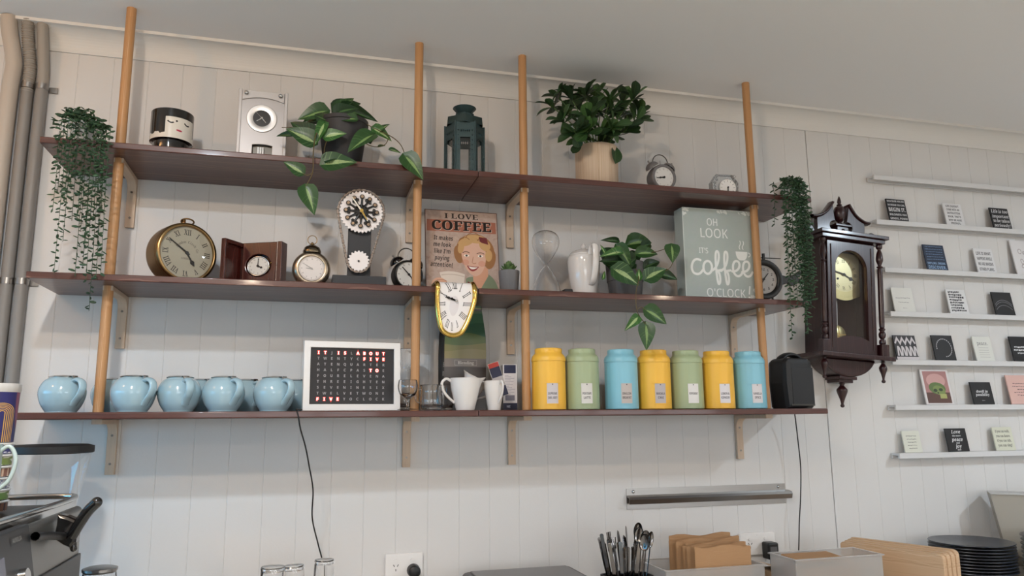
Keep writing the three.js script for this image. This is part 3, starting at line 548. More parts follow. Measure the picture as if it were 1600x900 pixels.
alarmClock('alarm_clock', 'black twin-bell alarm clock partly behind the pine pole', [0.302, MID, 0.115], 0.22, M.black, dialTex({ bg: '#d6d4cf', ink: '#2d2b2a', kind: 'arabic', fs: 0.15, ro: 0.8 }), 0.040, 135, 315, M.black, { bell: M.blackGloss });
{ // printed tin sign leaning on the wall
  const w = 0.246, h = 0.302, o = thing('tin_sign', 'vintage tin sign reading I LOVE COFFEE with a smiling blonde woman', 'sign', [0.489, MID, 0.10]);
  const t = canvas(820, 1008, (g, W, H) => {
    const bgp = '#b8a296'; g.fillStyle = bgp; g.fillRect(0, 0, W, H);
    let s = 7; const r = () => (s = (s * 16807) % 2147483647) / 2147483647;
    for (let i = 0; i < 900; i++) { g.globalAlpha = 0.05 + 0.07 * r(); g.fillStyle = r() < 0.5 ? '#7d5c4e' : '#d9c9bd'; g.beginPath(); g.ellipse(r() * W, r() * H, 4 + 40 * r(), 3 + 18 * r(), r() * 3, 0, 7); g.fill(); } g.globalAlpha = 1;
    g.strokeStyle = '#5e3a30'; g.lineWidth = 14; g.strokeRect(0, 0, W, H);
    g.fillStyle = '#a96a55'; g.fillRect(20, 118, W - 40, 138);
    g.textAlign = 'center'; g.fillStyle = '#1c1412'; g.save(); g.translate(W / 2, 96); g.scale(1.3, 1); g.font = 'bold 86px serif'; g.fillText('I LOVE', 0, 0); g.restore();
    g.save(); g.translate(W / 2, 236); g.scale(1.12, 1); g.font = 'bold 152px serif'; g.lineWidth = 8; g.strokeStyle = '#e0cfc0'; g.strokeText('COFFEE', 3, 3); g.fillText('COFFEE', 0, 0); g.lineWidth = 5; g.strokeStyle = '#1c1412'; g.strokeText('COFFEE', 0, 0); g.restore();
    g.save(); g.fillStyle = '#2b2320'; g.translate(200, 360); g.transform(1, 0.03, -0.12, 1, 0, 0); g.scale(0.82, 1.15); g.font = 'bold 62px sans-serif'; ['It makes', 'me look', "like I'm", 'paying', 'attention!'].forEach((q, i) => g.fillText(q, [0, -8, 4, 10, 14][i], i * 68)); g.restore();
    // blouse, neck, cup
    g.fillStyle = '#7d8a70'; g.beginPath(); g.moveTo(430, H); g.lineTo(440, 800); g.quadraticCurveTo(520, 740, 600, 830); g.lineTo(690, 740); g.quadraticCurveTo(800, 800, 810, H); g.fill();
    g.fillStyle = '#d39d80'; g.beginPath(); g.moveTo(520, 720); g.lineTo(520, 830); g.lineTo(590, 930); g.lineTo(690, 760); g.lineTo(690, 640); g.fill();
    g.fillStyle = '#6d2b26'; g.beginPath(); g.moveTo(455, 830); g.lineTo(560, 870); g.lineTo(470, 900); g.fill();
    // hair behind
    g.fillStyle = '#9a6c42'; g.beginPath(); g.ellipse(555, 470, 215, 200, 0.1, 0, 7); g.fill(); g.beginPath(); g.ellipse(720, 560, 62, 120, 0.2, 0, 7); g.fill(); g.beginPath(); g.ellipse(368, 520, 52, 105, -0.15, 0, 7); g.fill();
    // face
    g.fillStyle = '#dbb09a'; g.beginPath(); g.moveTo(395, 430); g.bezierCurveTo(400, 330, 650, 320, 668, 440); g.bezierCurveTo(690, 600, 640, 760, 545, 768); g.bezierCurveTo(450, 750, 390, 600, 395, 430); g.fill();
    g.fillStyle = '#cf8b72'; g.globalAlpha = 0.5; for (const [x, y] of [[440, 610], [625, 620]]) { g.beginPath(); g.ellipse(x, y, 42, 34, 0, 0, 7); g.fill(); } g.globalAlpha = 1;
    g.fillStyle = '#c9a06c'; for (const [x, y, a, b, c] of [[450, 370, 90, 46, -0.35], [560, 330, 130, 50, 0.05], [665, 400, 70, 60, 0.9], [395, 440, 34, 70, 0.2], [705, 520, 40, 70, 0.1]]) { g.beginPath(); g.ellipse(x, y, a, b, c, 0, 7); g.fill(); }
    g.strokeStyle = '#8d5c31'; g.lineWidth = 7; for (const [x, y, q] of [[440, 385, 70], [540, 345, 90], [640, 370, 60]]) { g.beginPath(); g.arc(x, y, q, 3.5, 5.6); g.stroke(); }
    g.fillStyle = '#6e2a2c'; g.beginPath(); g.moveTo(560, 318); g.lineTo(610, 350); g.lineTo(600, 300); g.lineTo(690, 310); g.lineTo(706, 390); g.lineTo(630, 370); g.fill();
    g.strokeStyle = '#5b3a26'; g.lineWidth = 8; g.beginPath(); g.moveTo(412, 500); g.quadraticCurveTo(450, 470, 490, 500); g.stroke(); g.beginPath(); g.moveTo(570, 505); g.quadraticCurveTo(615, 475, 655, 505); g.stroke();
    g.fillStyle = '#f4ece2'; for (const x of [455, 612]) { g.beginPath(); g.ellipse(x, 530, 30, 14, 0, 0, 7); g.fill(); } g.fillStyle = '#3c3a36'; for (const x of [455, 610]) { g.beginPath(); g.arc(x, 530, 12, 0, 7); g.fill(); }
    g.strokeStyle = '#b57a5e'; g.lineWidth = 6; g.beginPath(); g.moveTo(530, 540); g.lineTo(515, 610); g.quadraticCurveTo(535, 630, 560, 612); g.stroke();
    g.fillStyle = '#8f2a2c'; g.beginPath(); g.moveTo(455, 645); g.quadraticCurveTo(520, 660, 590, 655); g.quadraticCurveTo(545, 725, 500, 708); g.quadraticCurveTo(470, 690, 455, 645); g.fill(); g.fillStyle = '#f6efe6'; g.beginPath(); g.moveTo(470, 655); g.quadraticCurveTo(520, 668, 578, 662); g.quadraticCurveTo(530, 700, 495, 684); g.fill();
    g.fillStyle = '#ded1c5'; g.beginPath(); g.moveTo(150, 740); g.quadraticCurveTo(290, 700, 430, 752); g.lineTo(410, 900); g.quadraticCurveTo(290, 950, 200, 900); g.fill(); g.strokeStyle = '#b9a695'; g.lineWidth = 6; g.beginPath(); g.moveTo(170, 770); g.quadraticCurveTo(290, 740, 420, 780); g.stroke();
    g.fillStyle = '#d9a88c'; g.beginPath(); g.ellipse(150, 880, 88, 80, 0.3, 0, 7); g.fill(); g.strokeStyle = '#a9745a'; g.lineWidth = 6; for (let i = 0; i < 3; i++) { g.beginPath(); g.moveTo(120, 830 + i * 38); g.quadraticCurveTo(190, 810 + i * 38, 230, 840 + i * 34); g.stroke(); }
  });
  const lean = -0.16, P = (m) => { m.rotation.x = lean; return m; };
  P(mesh('tin_plate', box(w, h, 0.003, 0, h / 2, 0, 0.001), mat('#6d5147', 0.5, 0.3), o));
  P(mesh('print', sheet(w - 0.001, h - 0.001, 0, h / 2, 0.0019), glossy(t, { roughness: 0.42 }), o));
}
{ // small succulent
  const o = thing('potted_succulent', 'little green succulent in a plain grey pot', 'plant', [0.624, MID, 0.16]);
  mesh('pot', lathe([[0, 0], [0.026, 0], [0.028, 0.003], [0.0335, 0.073], [0.0335, 0.079], [0.030, 0.079], [0.028, 0.065], [0, 0.065]]), mat('#6f7073', 0.7), o);
  const lg = leafGeo('oval', 0.5, 0.3, -0.3), ms = [mat('#4d6a3a', 0.6, 0, LEAF_MORE), mat('#3d5a30', 0.6, 0, LEAF_MORE), mat('#5d7a46', 0.6, 0, LEAF_MORE)];
  for (let i = 0; i < 34; i++) { const a = i * 2.4, q = i / 34, b = o.position.clone().add(V(0.006 * cos(a), 0.07 + 0.008 * (1 - q), 0.006 * sin(a))), e = b.clone().add(V(cos(a) * (0.008 + 0.022 * q), 0.034 - 0.020 * q, sin(a) * (0.008 + 0.022 * q))); placeLeaf('leaf', lg, ms[i % 3], o, b, e, V(cos(a) * -0.3, 1, sin(a) * -0.3)); }
}
// a closed glass wall of even thickness from an outer profile
function shell(pts, t) { const c = new THREE.SplineCurve(pts.map(([r, y]) => new THREE.Vector2(r, y))), P = c.getPoints(60), Q = P.map((p, i) => { const a = P[max(0, i - 1)], b = P[min(P.length - 1, i + 1)], dx = b.x - a.x, dy = b.y - a.y, l = hypot(dx, dy) || 1; return new THREE.Vector2(max(0, p.x - dy / l * t), p.y + dx / l * t); }); const all = [...P, ...Q.reverse()]; all.forEach((p) => { p.x = max(1e-5, p.x); }); return new THREE.LatheGeometry(all, 56); }
{ // hourglass
  const o = thing('hourglass', 'clear blown-glass hourglass standing against the pine pole', 'hourglass', [0.752, MID, 0.15]);
  mesh('glass', shell([[0.0, 0.001], [0.038, 0.001], [0.047, 0.006], [0.0475, 0.016], [0.038, 0.05], [0.018, 0.088], [0.0055, 0.104], [0.0055, 0.109], [0.018, 0.124], [0.039, 0.158], [0.0455, 0.182], [0.040, 0.206], [0.022, 0.219], [0, 0.222]], 0.0016), M.glassSolid, o);
  mesh('sand', smoothLathe([[0, 0.003], [0.036, 0.003], [0.044, 0.007], [0.043, 0.014], [0.02, 0.018], [0, 0.02]], 48, 24), mat('#d8cfc9', 0.9), o);
}
{ // tall white teapot
  const o = thing('teapot', 'tall glossy white porcelain teapot with a knobbed lid', 'teapot', [0.884, MID, 0.15], 0);
  M.porcelain = mat('#dcd8d5', 0.12, 0, { clearcoat: 0.5, clearcoatRoughness: 0.05 });
  mesh('body', smoothLathe([[0, 0], [0.034, 0], [0.038, 0.003], [0.044, 0.03], [0.051, 0.075], [0.054, 0.115], [0.0535, 0.135], [0.049, 0.143]], 56, 50), M.porcelain, o);
  mesh('lid', lathe([[0.048, 0.142], [0.049, 0.146], [0.040, 0.156], [0.024, 0.163], [0.01, 0.167], [0, 0.168]]), M.porcelain, o);
  mesh('knob', smoothLathe([[0.004, 0.166], [0.006, 0.169], [0.0095, 0.175], [0.007, 0.181], [0.002, 0.187], [0, 0.19]], 24, 20), M.porcelain, o);
  const hp = [[0.048, 0.140, 0], [0.058, 0.164, 0], [0.074, 0.166, 0], [0.080, 0.14, 0], [0.074, 0.09, 0], [0.058, 0.05, 0], [0.046, 0.042, 0]];
  const hg = tube(hp, 0.0062, 40, 12); hg.scale(1, 1, 1.9); const hm = mesh('handle', hg, M.porcelain, o); hm.rotation.y = -PI / 2 + 0.16;
  const sp = mesh('spout', tube([[-0.045, 0.06, 0], [-0.066, 0.075, 0], [-0.075, 0.11, 0], [-0.085, 0.135, 0]], 0.010, 20, 12), M.porcelain, o); sp.rotation.y = -PI / 2 + 0.16;
}
tag(mesh('small_box', box(0.04, 0.03, 0.05, 0.834, MID + 0.015, 0.13, 0.002), mat('#2a2c30', 0.6)), 'small charcoal box tucked behind the white porcelain teapot', 'box');
{ // pothos in a grey pot
  const o = thing('potted_pothos', 'variegated pothos in a mid-grey pot between teapot and box sign', 'plant', [1.026, MID, 0.16]);
  const gm = mat('#5c5a5a', 0.6); mesh('pot', lathe([[0, 0], [0.050, 0], [0.053, 0.004], [0.0585, 0.058], [0.061, 0.06], [0.064, 0.118], [0.064, 0.124], [0.059, 0.124], [0.056, 0.1], [0, 0.1]]), gm, o);
  mesh('soil', cyl(0.057, 0.057, 0.006, 0, 0.104, 0), mat('#3a2c20', 0.95), o);
  const X = (a) => 800 + a / 3.913, Y = (b) => 320 + b / 3.913, L = (a, b, c, d, ...r) => [X(a), Y(b), X(c), Y(d), ...r];
  pothos(o, [
    L(650, 225, 545, 208, 0.15, 0.14, 2, 2), L(575, 310, 545, 245, 0.24, 0.25, 2, 3), L(668, 290, 550, 300, 0.25, 0.27, 2, 3), L(640, 250, 740, 370, 0.24, 0.26, 1, 1), L(745, 355, 565, 325, 0.22, 0.24, 1, 2), L(705, 245, 882, 205, 0.16, 0.15, 1, 1), L(760, 300, 905, 285, 0.22, 0.23, 1, 1), L(790, 260, 870, 225, 0.2, 0.18, 1, 2),
    L(975, 245, 985, 350, 0.24, 0.26, 3, 1), L(810, 385, 915, 330, 0.2, 0.2, 1, 2), L(815, 455, 950, 380, 0.27, 0.28, 0, 0), L(900, 425, 1025, 445, 0.22, 0.23, 1, 2), L(618, 390, 790, 485, 0.27, 0.29, 0, 0), L(780, 460, 775, 385, 0.27, 0.27, 1, 3), L(555, 455, 570, 400, 0.25, 0.25, 2, 3),
    L(812, 640, 958, 722, 0.3, 0.31, 0, 1), L(772, 685, 700, 758, 0.3, 0.31, 1, 3), L(818, 725, 828, 884, 0.3, 0.31, 0, 1), L(600, 350, 700, 280, 0.18, 0.17, 0, 2), L(560, 330, 640, 250, 0.17, 0.15, 0, 2), L(720, 330, 800, 290, 0.18, 0.16, 0, 2), L(640, 390, 560, 350, 0.2, 0.2, 0, 2), L(700, 380, 760, 320, 0.24, 0.24, 0, 2),
  ], [
    [0.0014, [[X(720), Y(330), 0.2], [X(775), Y(440), 0.27], [X(758), Y(540), 0.3], [X(768), Y(660), 0.3], [X(815), Y(728), 0.3]]], [0.0012, [[X(765), Y(640), 0.3], [X(790), Y(625), 0.3], [X(815), Y(642), 0.3]]],
    [0.0013, [[X(800), Y(300), 0.2], [X(905), Y(280), 0.23], [X(980), Y(250), 0.24]]], [0.0012, [[X(985), Y(350), 0.25], [X(965), Y(385), 0.25], [X(900), Y(425), 0.23]]],
  ]);
}
{ // box sign
  const a = at(1069, 400, 0.174).x, b = at(1179, 400, 0.174).x, w = b - a, h = at(1120, 327, 0.174).y - MID, o = thing('box_sign', 'grey-green block sign reading OH LOOK IT\'S coffee O\'CLOCK', 'sign', [(a + b) / 2, MID, 0.1435]);
  const t = canvas(768, 960, (g, W, H) => {
    g.fillStyle = '#aab5b1'; g.fillRect(0, 0, W, H); let s = 99; const r = () => (s = (s * 16807) % 2147483647) / 2147483647;
    for (let i = 0; i < 500; i++) { g.globalAlpha = 0.05; g.fillStyle = r() < 0.5 ? '#98a5a1' : '#bac4c0'; g.beginPath(); g.ellipse(r() * W, r() * H, 8 + 50 * r(), 5 + 20 * r(), r() * 3, 0, 7); g.fill(); }
    g.globalAlpha = 0.9; g.fillStyle = '#dfe3e0'; for (const [x, y, q] of [[40, 16, 46], [430, 22, 60], [690, 26, 90], [20, 60, 24], [250, 945, 70], [730, 900, 60], [750, 830, 24], [600, 950, 40]]) for (let i = 0; i < 14; i++) { g.beginPath(); g.ellipse(x + (r() - 0.5) * q * 1.6, y + (r() - 0.5) * 30, 4 + q * 0.25 * r(), 3 + 9 * r(), r(), 0, 7); g.fill(); }
    g.globalAlpha = 1; g.strokeStyle = '#dfe3e0'; g.lineWidth = 10; g.strokeRect(0, 0, W, H);
    g.fillStyle = '#e9ecea'; g.strokeStyle = '#e9ecea'; g.textAlign = 'center'; g.lineJoin = g.lineCap = 'round';
    const T = (q, x, y, f, sx) => { g.save(); g.translate(x, y); g.scale(sx, 1); g.font = f; g.fillText(q, 0, 0); g.restore(); };
    T('OH', 320, 175, '104px sans-serif', 0.85); T('LOOK', 330, 300, '132px sans-serif', 0.92); T("IT'S", 210, 465, '76px sans-serif', 0.85); T("O'CLOCK", 430, 905, '116px sans-serif', 0.92);
    g.lineWidth = 24; // brush lettering: coffee
    g.beginPath(); g.moveTo(170, 540); g.bezierCurveTo(80, 490, 40, 660, 110, 680); g.bezierCurveTo(150, 690, 170, 670, 190, 640); g.stroke();
    g.beginPath(); g.ellipse(245, 610, 46, 66, 0.1, 0, 7); g.stroke();
    for (const x of [350, 445]) { g.beginPath(); g.moveTo(x - 60, 640); g.bezierCurveTo(x + 30, 600, x + 40, 420, x, 440); g.bezierCurveTo(x - 30, 460, x - 10, 780, x + 6, 775); g.bezierCurveTo(x + 34, 770, x + 30, 640, x - 6, 640); g.lineTo(x + 46, 630); g.stroke(); }
    for (const x of [555, 665]) { g.beginPath(); g.moveTo(x - 44, 640); g.bezierCurveTo(x + 50, 640, x + 60, 530, x + 8, 530); g.bezierCurveTo(x - 50, 530, x - 50, 690, x + 20, 686); g.bezierCurveTo(x + 50, 680, x + 60, 660, x + 70, 640); g.stroke(); }
    g.beginPath(); g.moveTo(560, 430); g.lineTo(690, 430); g.quadraticCurveTo(690, 500, 650, 520); g.lineTo(600, 520); g.quadraticCurveTo(560, 500, 560, 430); g.fill(); g.lineWidth = 10; g.beginPath(); g.arc(700, 460, 20, -1.5, 1.6); g.stroke();
    g.lineWidth = 9; for (const x of [610, 645]) { g.beginPath(); g.moveTo(x, 405); g.bezierCurveTo(x - 24, 370, x + 24, 360, x + 4, 320); g.stroke(); }
    g.lineWidth = 14; g.beginPath(); g.moveTo(694, 790); g.lineTo(684, 865); g.stroke(); g.beginPath(); g.arc(680, 900, 8, 0, 7); g.fill();
  });
  mesh('block', box(w, h, 0.06, 0, h / 2, 0, 0.002), mat('#a9b3af', 0.7), o);
  mesh('print', sheet(w - 0.001, h - 0.001, 0, h / 2, 0.0305), mat('#ffffff', 0.7, 0, { map: t }), o);
}
{ // black pan-shaped novelty clock
  const c = at(1192, 437, 0.09), R = 0.074, o = thing('novelty_clock', 'round black metal clock with a forked side arm behind the pole', 'clock', [c.x, MID, 0.09], -0.1), cy = c.y - MID;
  mesh('case', new THREE.LatheGeometry([[0, -0.02], [R * 0.9, -0.02], [R, -0.012], [R, 0.008], [R * 0.94, 0.016], [R * 0.72, 0.012], [R * 0.7, 0.004]].map(([a, b]) => new THREE.Vector2(max(a, 1e-5), b)), 56).rotateX(PI / 2).translate(0, cy, 0), M.black, o);
  const f = mesh('dial', face(R * 0.71), glossy(dialTex({ bg: '#a9a5a2', ink: '#1c1b1b', kind: 'arabic', fs: 0.26, ro: 0.72, ticks: 0 })), o); f.position.set(0, cy, 0.005);
  hands(o, 0, cy, 0.006, 40, 210, 0.03, 0.042, 0.004, M.black);
  mesh('stem', box(0.008, 0.03, 0.008, 0.008, cy + R + 0.008, 0), M.black, o);
  mesh('cross_rod', bar([-0.035, cy + R + 0.008, 0], [0.075, cy + R + 0.006, 0], 0.0018), M.black, o);
  const arm = shapeOf([[R - 0.006, -0.02], [R + 0.02, -0.012], [R + 0.034, -0.022], [R + 0.05, -0.018], [R + 0.056, -0.008], [R + 0.078, -0.012], [R + 0.08, 0.004], [R + 0.062, 0.008], [R + 0.082, 0.028], [R + 0.07, 0.036], [R + 0.052, 0.024], [R + 0.04, 0.018], [R + 0.02, 0.012], [R - 0.006, 0.02]]);
  mesh('side_arm', slab(arm, 0.014, 0.003, -0.007).translate(0, cy + 0.0, 0), M.black, o);
  for (const k of [-1, 1]) mesh('foot', bar([k * 0.032, cy - R + 0.008, 0], [k * 0.042, 0, 0.004], 0.004, 0.003), M.black, o);
}
{ // melted clock draped over the shelf edge
  const o = thing('melting_clock', 'soft melted-looking clock with gold rim draped over the shelf edge', 'clock', [at(712, 480, 0.29).x, MID, SZ]);
  // outline in picture pixels, front plane just ahead of the shelf edge; the top bends back onto the shelf
  const pts = [[684, 446], [683, 470], [686, 500], [692, 517], [705, 524], [719, 521], [728, 508], [736, 488], [742, 466], [741, 446]];
  const zf = 0.302, loc = (x, y, z) => at(x, y, z).sub(o.position);
  const curve = new THREE.CatmullRomCurve3(pts.map(([x, y]) => loc(x, y, zf)), false, 'centripetal').getPoints(50);
  const top = MID + 0.004 - o.position.y, L0 = curve[0], R0 = curve[curve.length - 1];
  const rimPath = [V(L0.x + 0.006, 0.010, -0.075), V(L0.x + 0.001, 0.011, -0.03), V(L0.x, 0.008, 0.008), ...curve.filter((_, i) => i % 4 === 0), V(R0.x, 0.008, 0.008), V(R0.x - 0.001, 0.011, -0.03), V(R0.x - 0.006, 0.010, -0.075), V((L0.x + R0.x) / 2, 0.010, -0.098)];
  const rg = new THREE.TubeGeometry(new THREE.CatmullRomCurve3(rimPath, true, 'centripetal'), 110, 0.0075, 10, true); mesh('rim', rg, M.gold, o);
  const t = canvas(512, 768, (g, W, H) => {
    g.fillStyle = '#e9e5e4'; g.fillRect(0, 0, W, H); g.fillStyle = '#20201f'; g.textAlign = 'center'; g.textBaseline = 'middle'; const cx = W * 0.47, cyy = H * 0.44;
    for (let i = 0; i < 12; i++) { const a = i * PI / 6; g.save(); g.translate(cx + sin(a) * W * 0.36, cyy - cos(a) * H * (cos(a) > 0 ? 0.3 : 0.4)); g.rotate(a); g.scale(0.62, 2.3); g.font = 'bold 72px serif'; g.fillText(ROMAN[i], 0, 0); g.restore(); }
    g.fillStyle = '#dcd7d8'; g.beginPath(); g.ellipse(cx, cyy + 30, 66, 130, 0, 0, 7); g.fill();
  });
  // dial sheet: rows follow the outline, top rows roll over onto the shelf
  const pos = [], uv = [], idx = [], NR = 26, NC = 8, rowsY = [];
  const edgeAt = (y) => { let l = 1e9, r = -1e9; for (let i = 0; i < curve.length - 1; i++) { const a = curve[i], b = curve[i + 1]; if ((a.y - y) * (b.y - y) <= 0) { const k = (y - a.y) / ((b.y - a.y) || 1e-9), x = a.x + k * (b.x - a.x); l = min(l, x); r = max(r, x); } } return l < r ? [l, r] : null; };
  const yb = min(...curve.map((p) => p.y)), front = loc(712, 470, zf - 0.002).z;
  for (let i = 0; i <= NR; i++) {
    const q = i / NR; let y, z, e;
    if (q < 0.3) { const k = 1 - q / 0.3; y = 0.0125; z = -0.09 * k; e = [L0.x, R0.x]; if (k > 0.7) { const c = Math.sqrt(max(0.004, 1 - Math.pow((k - 0.7) / 0.3, 2))), m = (L0.x + R0.x) / 2; e = [m + (e[0] - m) * c, m + (e[1] - m) * c]; } }
    else if (q < 0.4) { const a = (q - 0.3) / 0.1 * PI / 2; y = 0.0125 - (1 - cos(a)) * 0.022; z = front * sin(a) + 0.0; e = [L0.x, R0.x]; }
    else { const k = (q - 0.4) / 0.6; y = -0.0095 + (yb + 0.001 + 0.0095) * Math.pow(k, 0.9); z = front; e = edgeAt(min(y, curve[0].y - 0.001)) ?? [0, 0.001]; }
    for (let j = 0; j <= NC; j++) { pos.push(e[0] + (e[1] - e[0]) * j / NC, y, z); const ext = q < 0.3 ? q : q; uv.push(j / NC, 1 - max(0, (q - 0.24) / 0.76)); }
  }
  for (let i = 0; i < NR; i++) for (let j = 0; j < NC; j++) { const a = i * (NC + 1) + j, b = a + NC + 1; idx.push(a, b, a + 1, b, b + 1, a + 1); }
  const dg = new THREE.BufferGeometry(); dg.setAttribute('position', new THREE.Float32BufferAttribute(pos, 3)); dg.setAttribute('uv', new THREE.Float32BufferAttribute(uv, 2)); dg.setIndex(idx); dg.computeVertexNormals();
  mesh('dial', dg, mat('#ffffff', 0.3, 0, { map: t, side: THREE.DoubleSide }), o);
  const hc = loc(713, 470, zf + 0.002);
  for (const [n, l, d] of [['hour_hand', 0.02, 295], ['minute_hand', 0.034, 290]]) mesh(n, hand(l, 0.0045, d, 0, 0.9), M.black, o).position.copy(hc);
  mesh('hand_pin', ball(0.004, hc.x, hc.y, hc.z + 0.003), M.chrome, o);
}
// ---------------------------------------------------------------- bottom shelf
{ // blue teapots
  const proto = new THREE.Group();
  M.blueGlaze = mat('#9fbdca', 0.1, 0, { clearcoat: 0.6, clearcoatRoughness: 0.04 });
  const o = thing('blue_teapot', '', 'teapot', [0, BOT, 0], 0, 'pale blue teapots');
  mesh('body', smoothLathe([[0, 0], [0.036, 0], [0.040, 0.003], [0.052, 0.022], [0.0595, 0.048], [0.0575, 0.068], [0.048, 0.086], [0.036, 0.0955], [0.033, 0.097]], 56, 50), M.blueGlaze, o);
  const hg = tube([[0.042, 0.085, 0], [0.060, 0.089, 0], [0.077, 0.082, 0], [0.082, 0.066, 0], [0.074, 0.048, 0], [0.060, 0.034, 0], [0.048, 0.020, 0]], 0.0064, 40, 12); hg.scale(1, 1, 1.8);
  mesh('handle', hg, M.blueGlaze, o);
  const sp = new THREE.CylinderGeometry(0.009, 0.017, 0.042, 20, 1).rotateZ(0.62).translate(-0.053, 0.074, 0); mesh('spout', sp, M.blueGlaze, o);
  mesh('lid', lathe([[0.036, 0.0955], [0.0375, 0.0985], [0.03, 0.1015], [0.012, 0.1035], [0, 0.1035]]), M.chrome, o);
  const lp = mesh('lid_tab', [box(0.02, 0.002, 0.016, 0.038, 0.1, 0, 0.0008), disc(0.004, 0.004).rotateY(PI / 2).translate(0.047, 0.094, 0.004)], M.chrome, o);
  mesh('hinge_pin', bar([0.046, 0.097, -0.008], [0.046, 0.097, 0.008], 0.0022), M.chrome, o);
  // handle azimuth measured from +x towards the viewer
  const spots = [[97, 0.19, 0.7, 'pale blue teapot standing alone on the pipe side of the pole'], [208, 0.218, 0.75, 'pale blue teapot beside the pole with its handle in full profile'], [280, 0.202, 1.1, 'pale blue teapot between two front-row teapots, handle turned forward, bare lid tab behind'], [349, 0.205, 0.92, 'pale blue teapot, second from the letter clock in the front row'], [428, 0.205, 0.92, 'pale blue teapot beside the white-framed letter clock'],
    [176, 0.064, 0.9, 'rear-row pale blue teapot showing beside the pole'], [312, 0.064, 0.9, 'rear-row pale blue teapot with its steel lid loop raised'], [384, 0.064, 0.9, 'rear-row pale blue teapot between the two teapots nearest the letter clock'], [462, 0.064, 0.9, 'rear-row pale blue teapot half hidden behind the letter clock frame']];
  spots.forEach(([px, z, az, label], i) => { const c = i ? copyOf(o, label) : o; c.userData.label = label; c.position.set(atX(px, 620, z), BOT, z); c.rotation.y = -az; c.scale.setScalar(0.95); });
}
let wordClock;
{ // letter clock in a white frame
  const w = 0.279, h = 0.2, o = wordClock = thing('word_clock', 'white-framed word clock with red lit letters on a black panel', 'clock', [atX(551, 590, 0.2), BOT, 0.2], 0.1);
  const rows = ['ITJISLABOUT', 'TWENTYCFIVE', 'ATENQUARTER', 'HALFCPASTOE', 'FOURELEVENA', 'THREEIGHTEN', 'SEVENINESIX', 'TWELVETWONE', 'FIVEYOCLOCK'];
  const lit = [[0, 1, 3, 4, 6, 7, 8, 9, 10], [7, 8, 9, 10], [], [8, 9], [], [], [], [], [0, 1, 2, 3]];
  const draw = (glow) => canvas(1024, 720, (g, W, H) => {
    g.fillStyle = glow ? '#000' : '#232225'; g.fillRect(0, 0, W, H); g.textAlign = 'center'; g.textBaseline = 'middle';
    rows.forEach((r, i) => r.split('').forEach((c, j) => {
      const x = 100 + j * 79, y = 66 + i * 73, on = lit[i].includes(j);
      if (glow && !on) return; g.font = `bold ${on ? 52 : 46}px sans-serif`;
      if (on) { g.lineWidth = 11; g.strokeStyle = glow ? '#ff1a0c' : '#ff4b3a'; g.strokeText(c, x, y); g.fillStyle = '#fff1ea'; } else g.fillStyle = '#a3a0a2';
      g.fillText(c, x, y);
    }));
  });
  const f = shapeOf([[-w / 2, 0], [w / 2, 0], [w / 2, h], [-w / 2, h]]), ho = new THREE.Path(), b = 0.0185; ho.moveTo(-w / 2 + b, b); ho.lineTo(-w / 2 + b, h - b); ho.lineTo(w / 2 - b, h - b); ho.lineTo(w / 2 - b, b); ho.closePath(); f.holes.push(ho);
  const lean = -0.06, P = (m) => { m.rotation.x = lean; return m; };
  P(mesh('frame', slab(f, 0.024, 0.0015, -0.012), M.white, o));
  P(mesh('letter_panel', sheet(w - 2 * b + 0.002, h - 2 * b + 0.002, 0, h / 2, 0.004), mat('#ffffff', 0.35, 0, { map: draw(false), emissiveMap: draw(true), emissive: '#ffffff', emissiveIntensity: 2.4 }), o));
  P(mesh('back_panel', box(w - 0.02, h - 0.02, 0.006, 0, h / 2, -0.006), M.black, o));
}
// cords
M.cord = mat('#131314', 0.5);
wordClock.attach(mesh('cord', tube([V(atX(490, 640, 0.18), BOT + 0.004, 0.18), V(atX(470, 640, 0.23), BOT + 0.004, 0.23), V(atX(463, 640, 0.27), BOT + 0.004, 0.27), V(atX(464, 642, 0.285), BOT - 0.001, 0.287), V(atX(466, 648, 0.288), BOT - 0.014, 0.289), at(469, 668, 0.285), at(477, 697, 0.25), at(483, 728, 0.2), at(489, 765, 0.15), at(488, 810, 0.1), at(497, 850, 0.07), at(505, 885, 0.05), V(atX(507, 910, 0.04), EYE - 0.53, 0.04)], 0.0021, 120, 6), M.cord, scene));
const speakerCord = mesh('cord', tube([V(atX(1242, 650, 0.07), LEVELS[2] - ST - 0.0005, 0.07), at(1243, 656, 0.06), at(1247, 690, 0.05), at(1251, 730, 0.045), at(1251, 775, 0.04), at(1249, 815, 0.04), at(1248, 858, 0.035), V(atX(1247, 905, 0.03), EYE - 0.53, 0.03)], 0.0024, 80, 6), M.cord, scene);
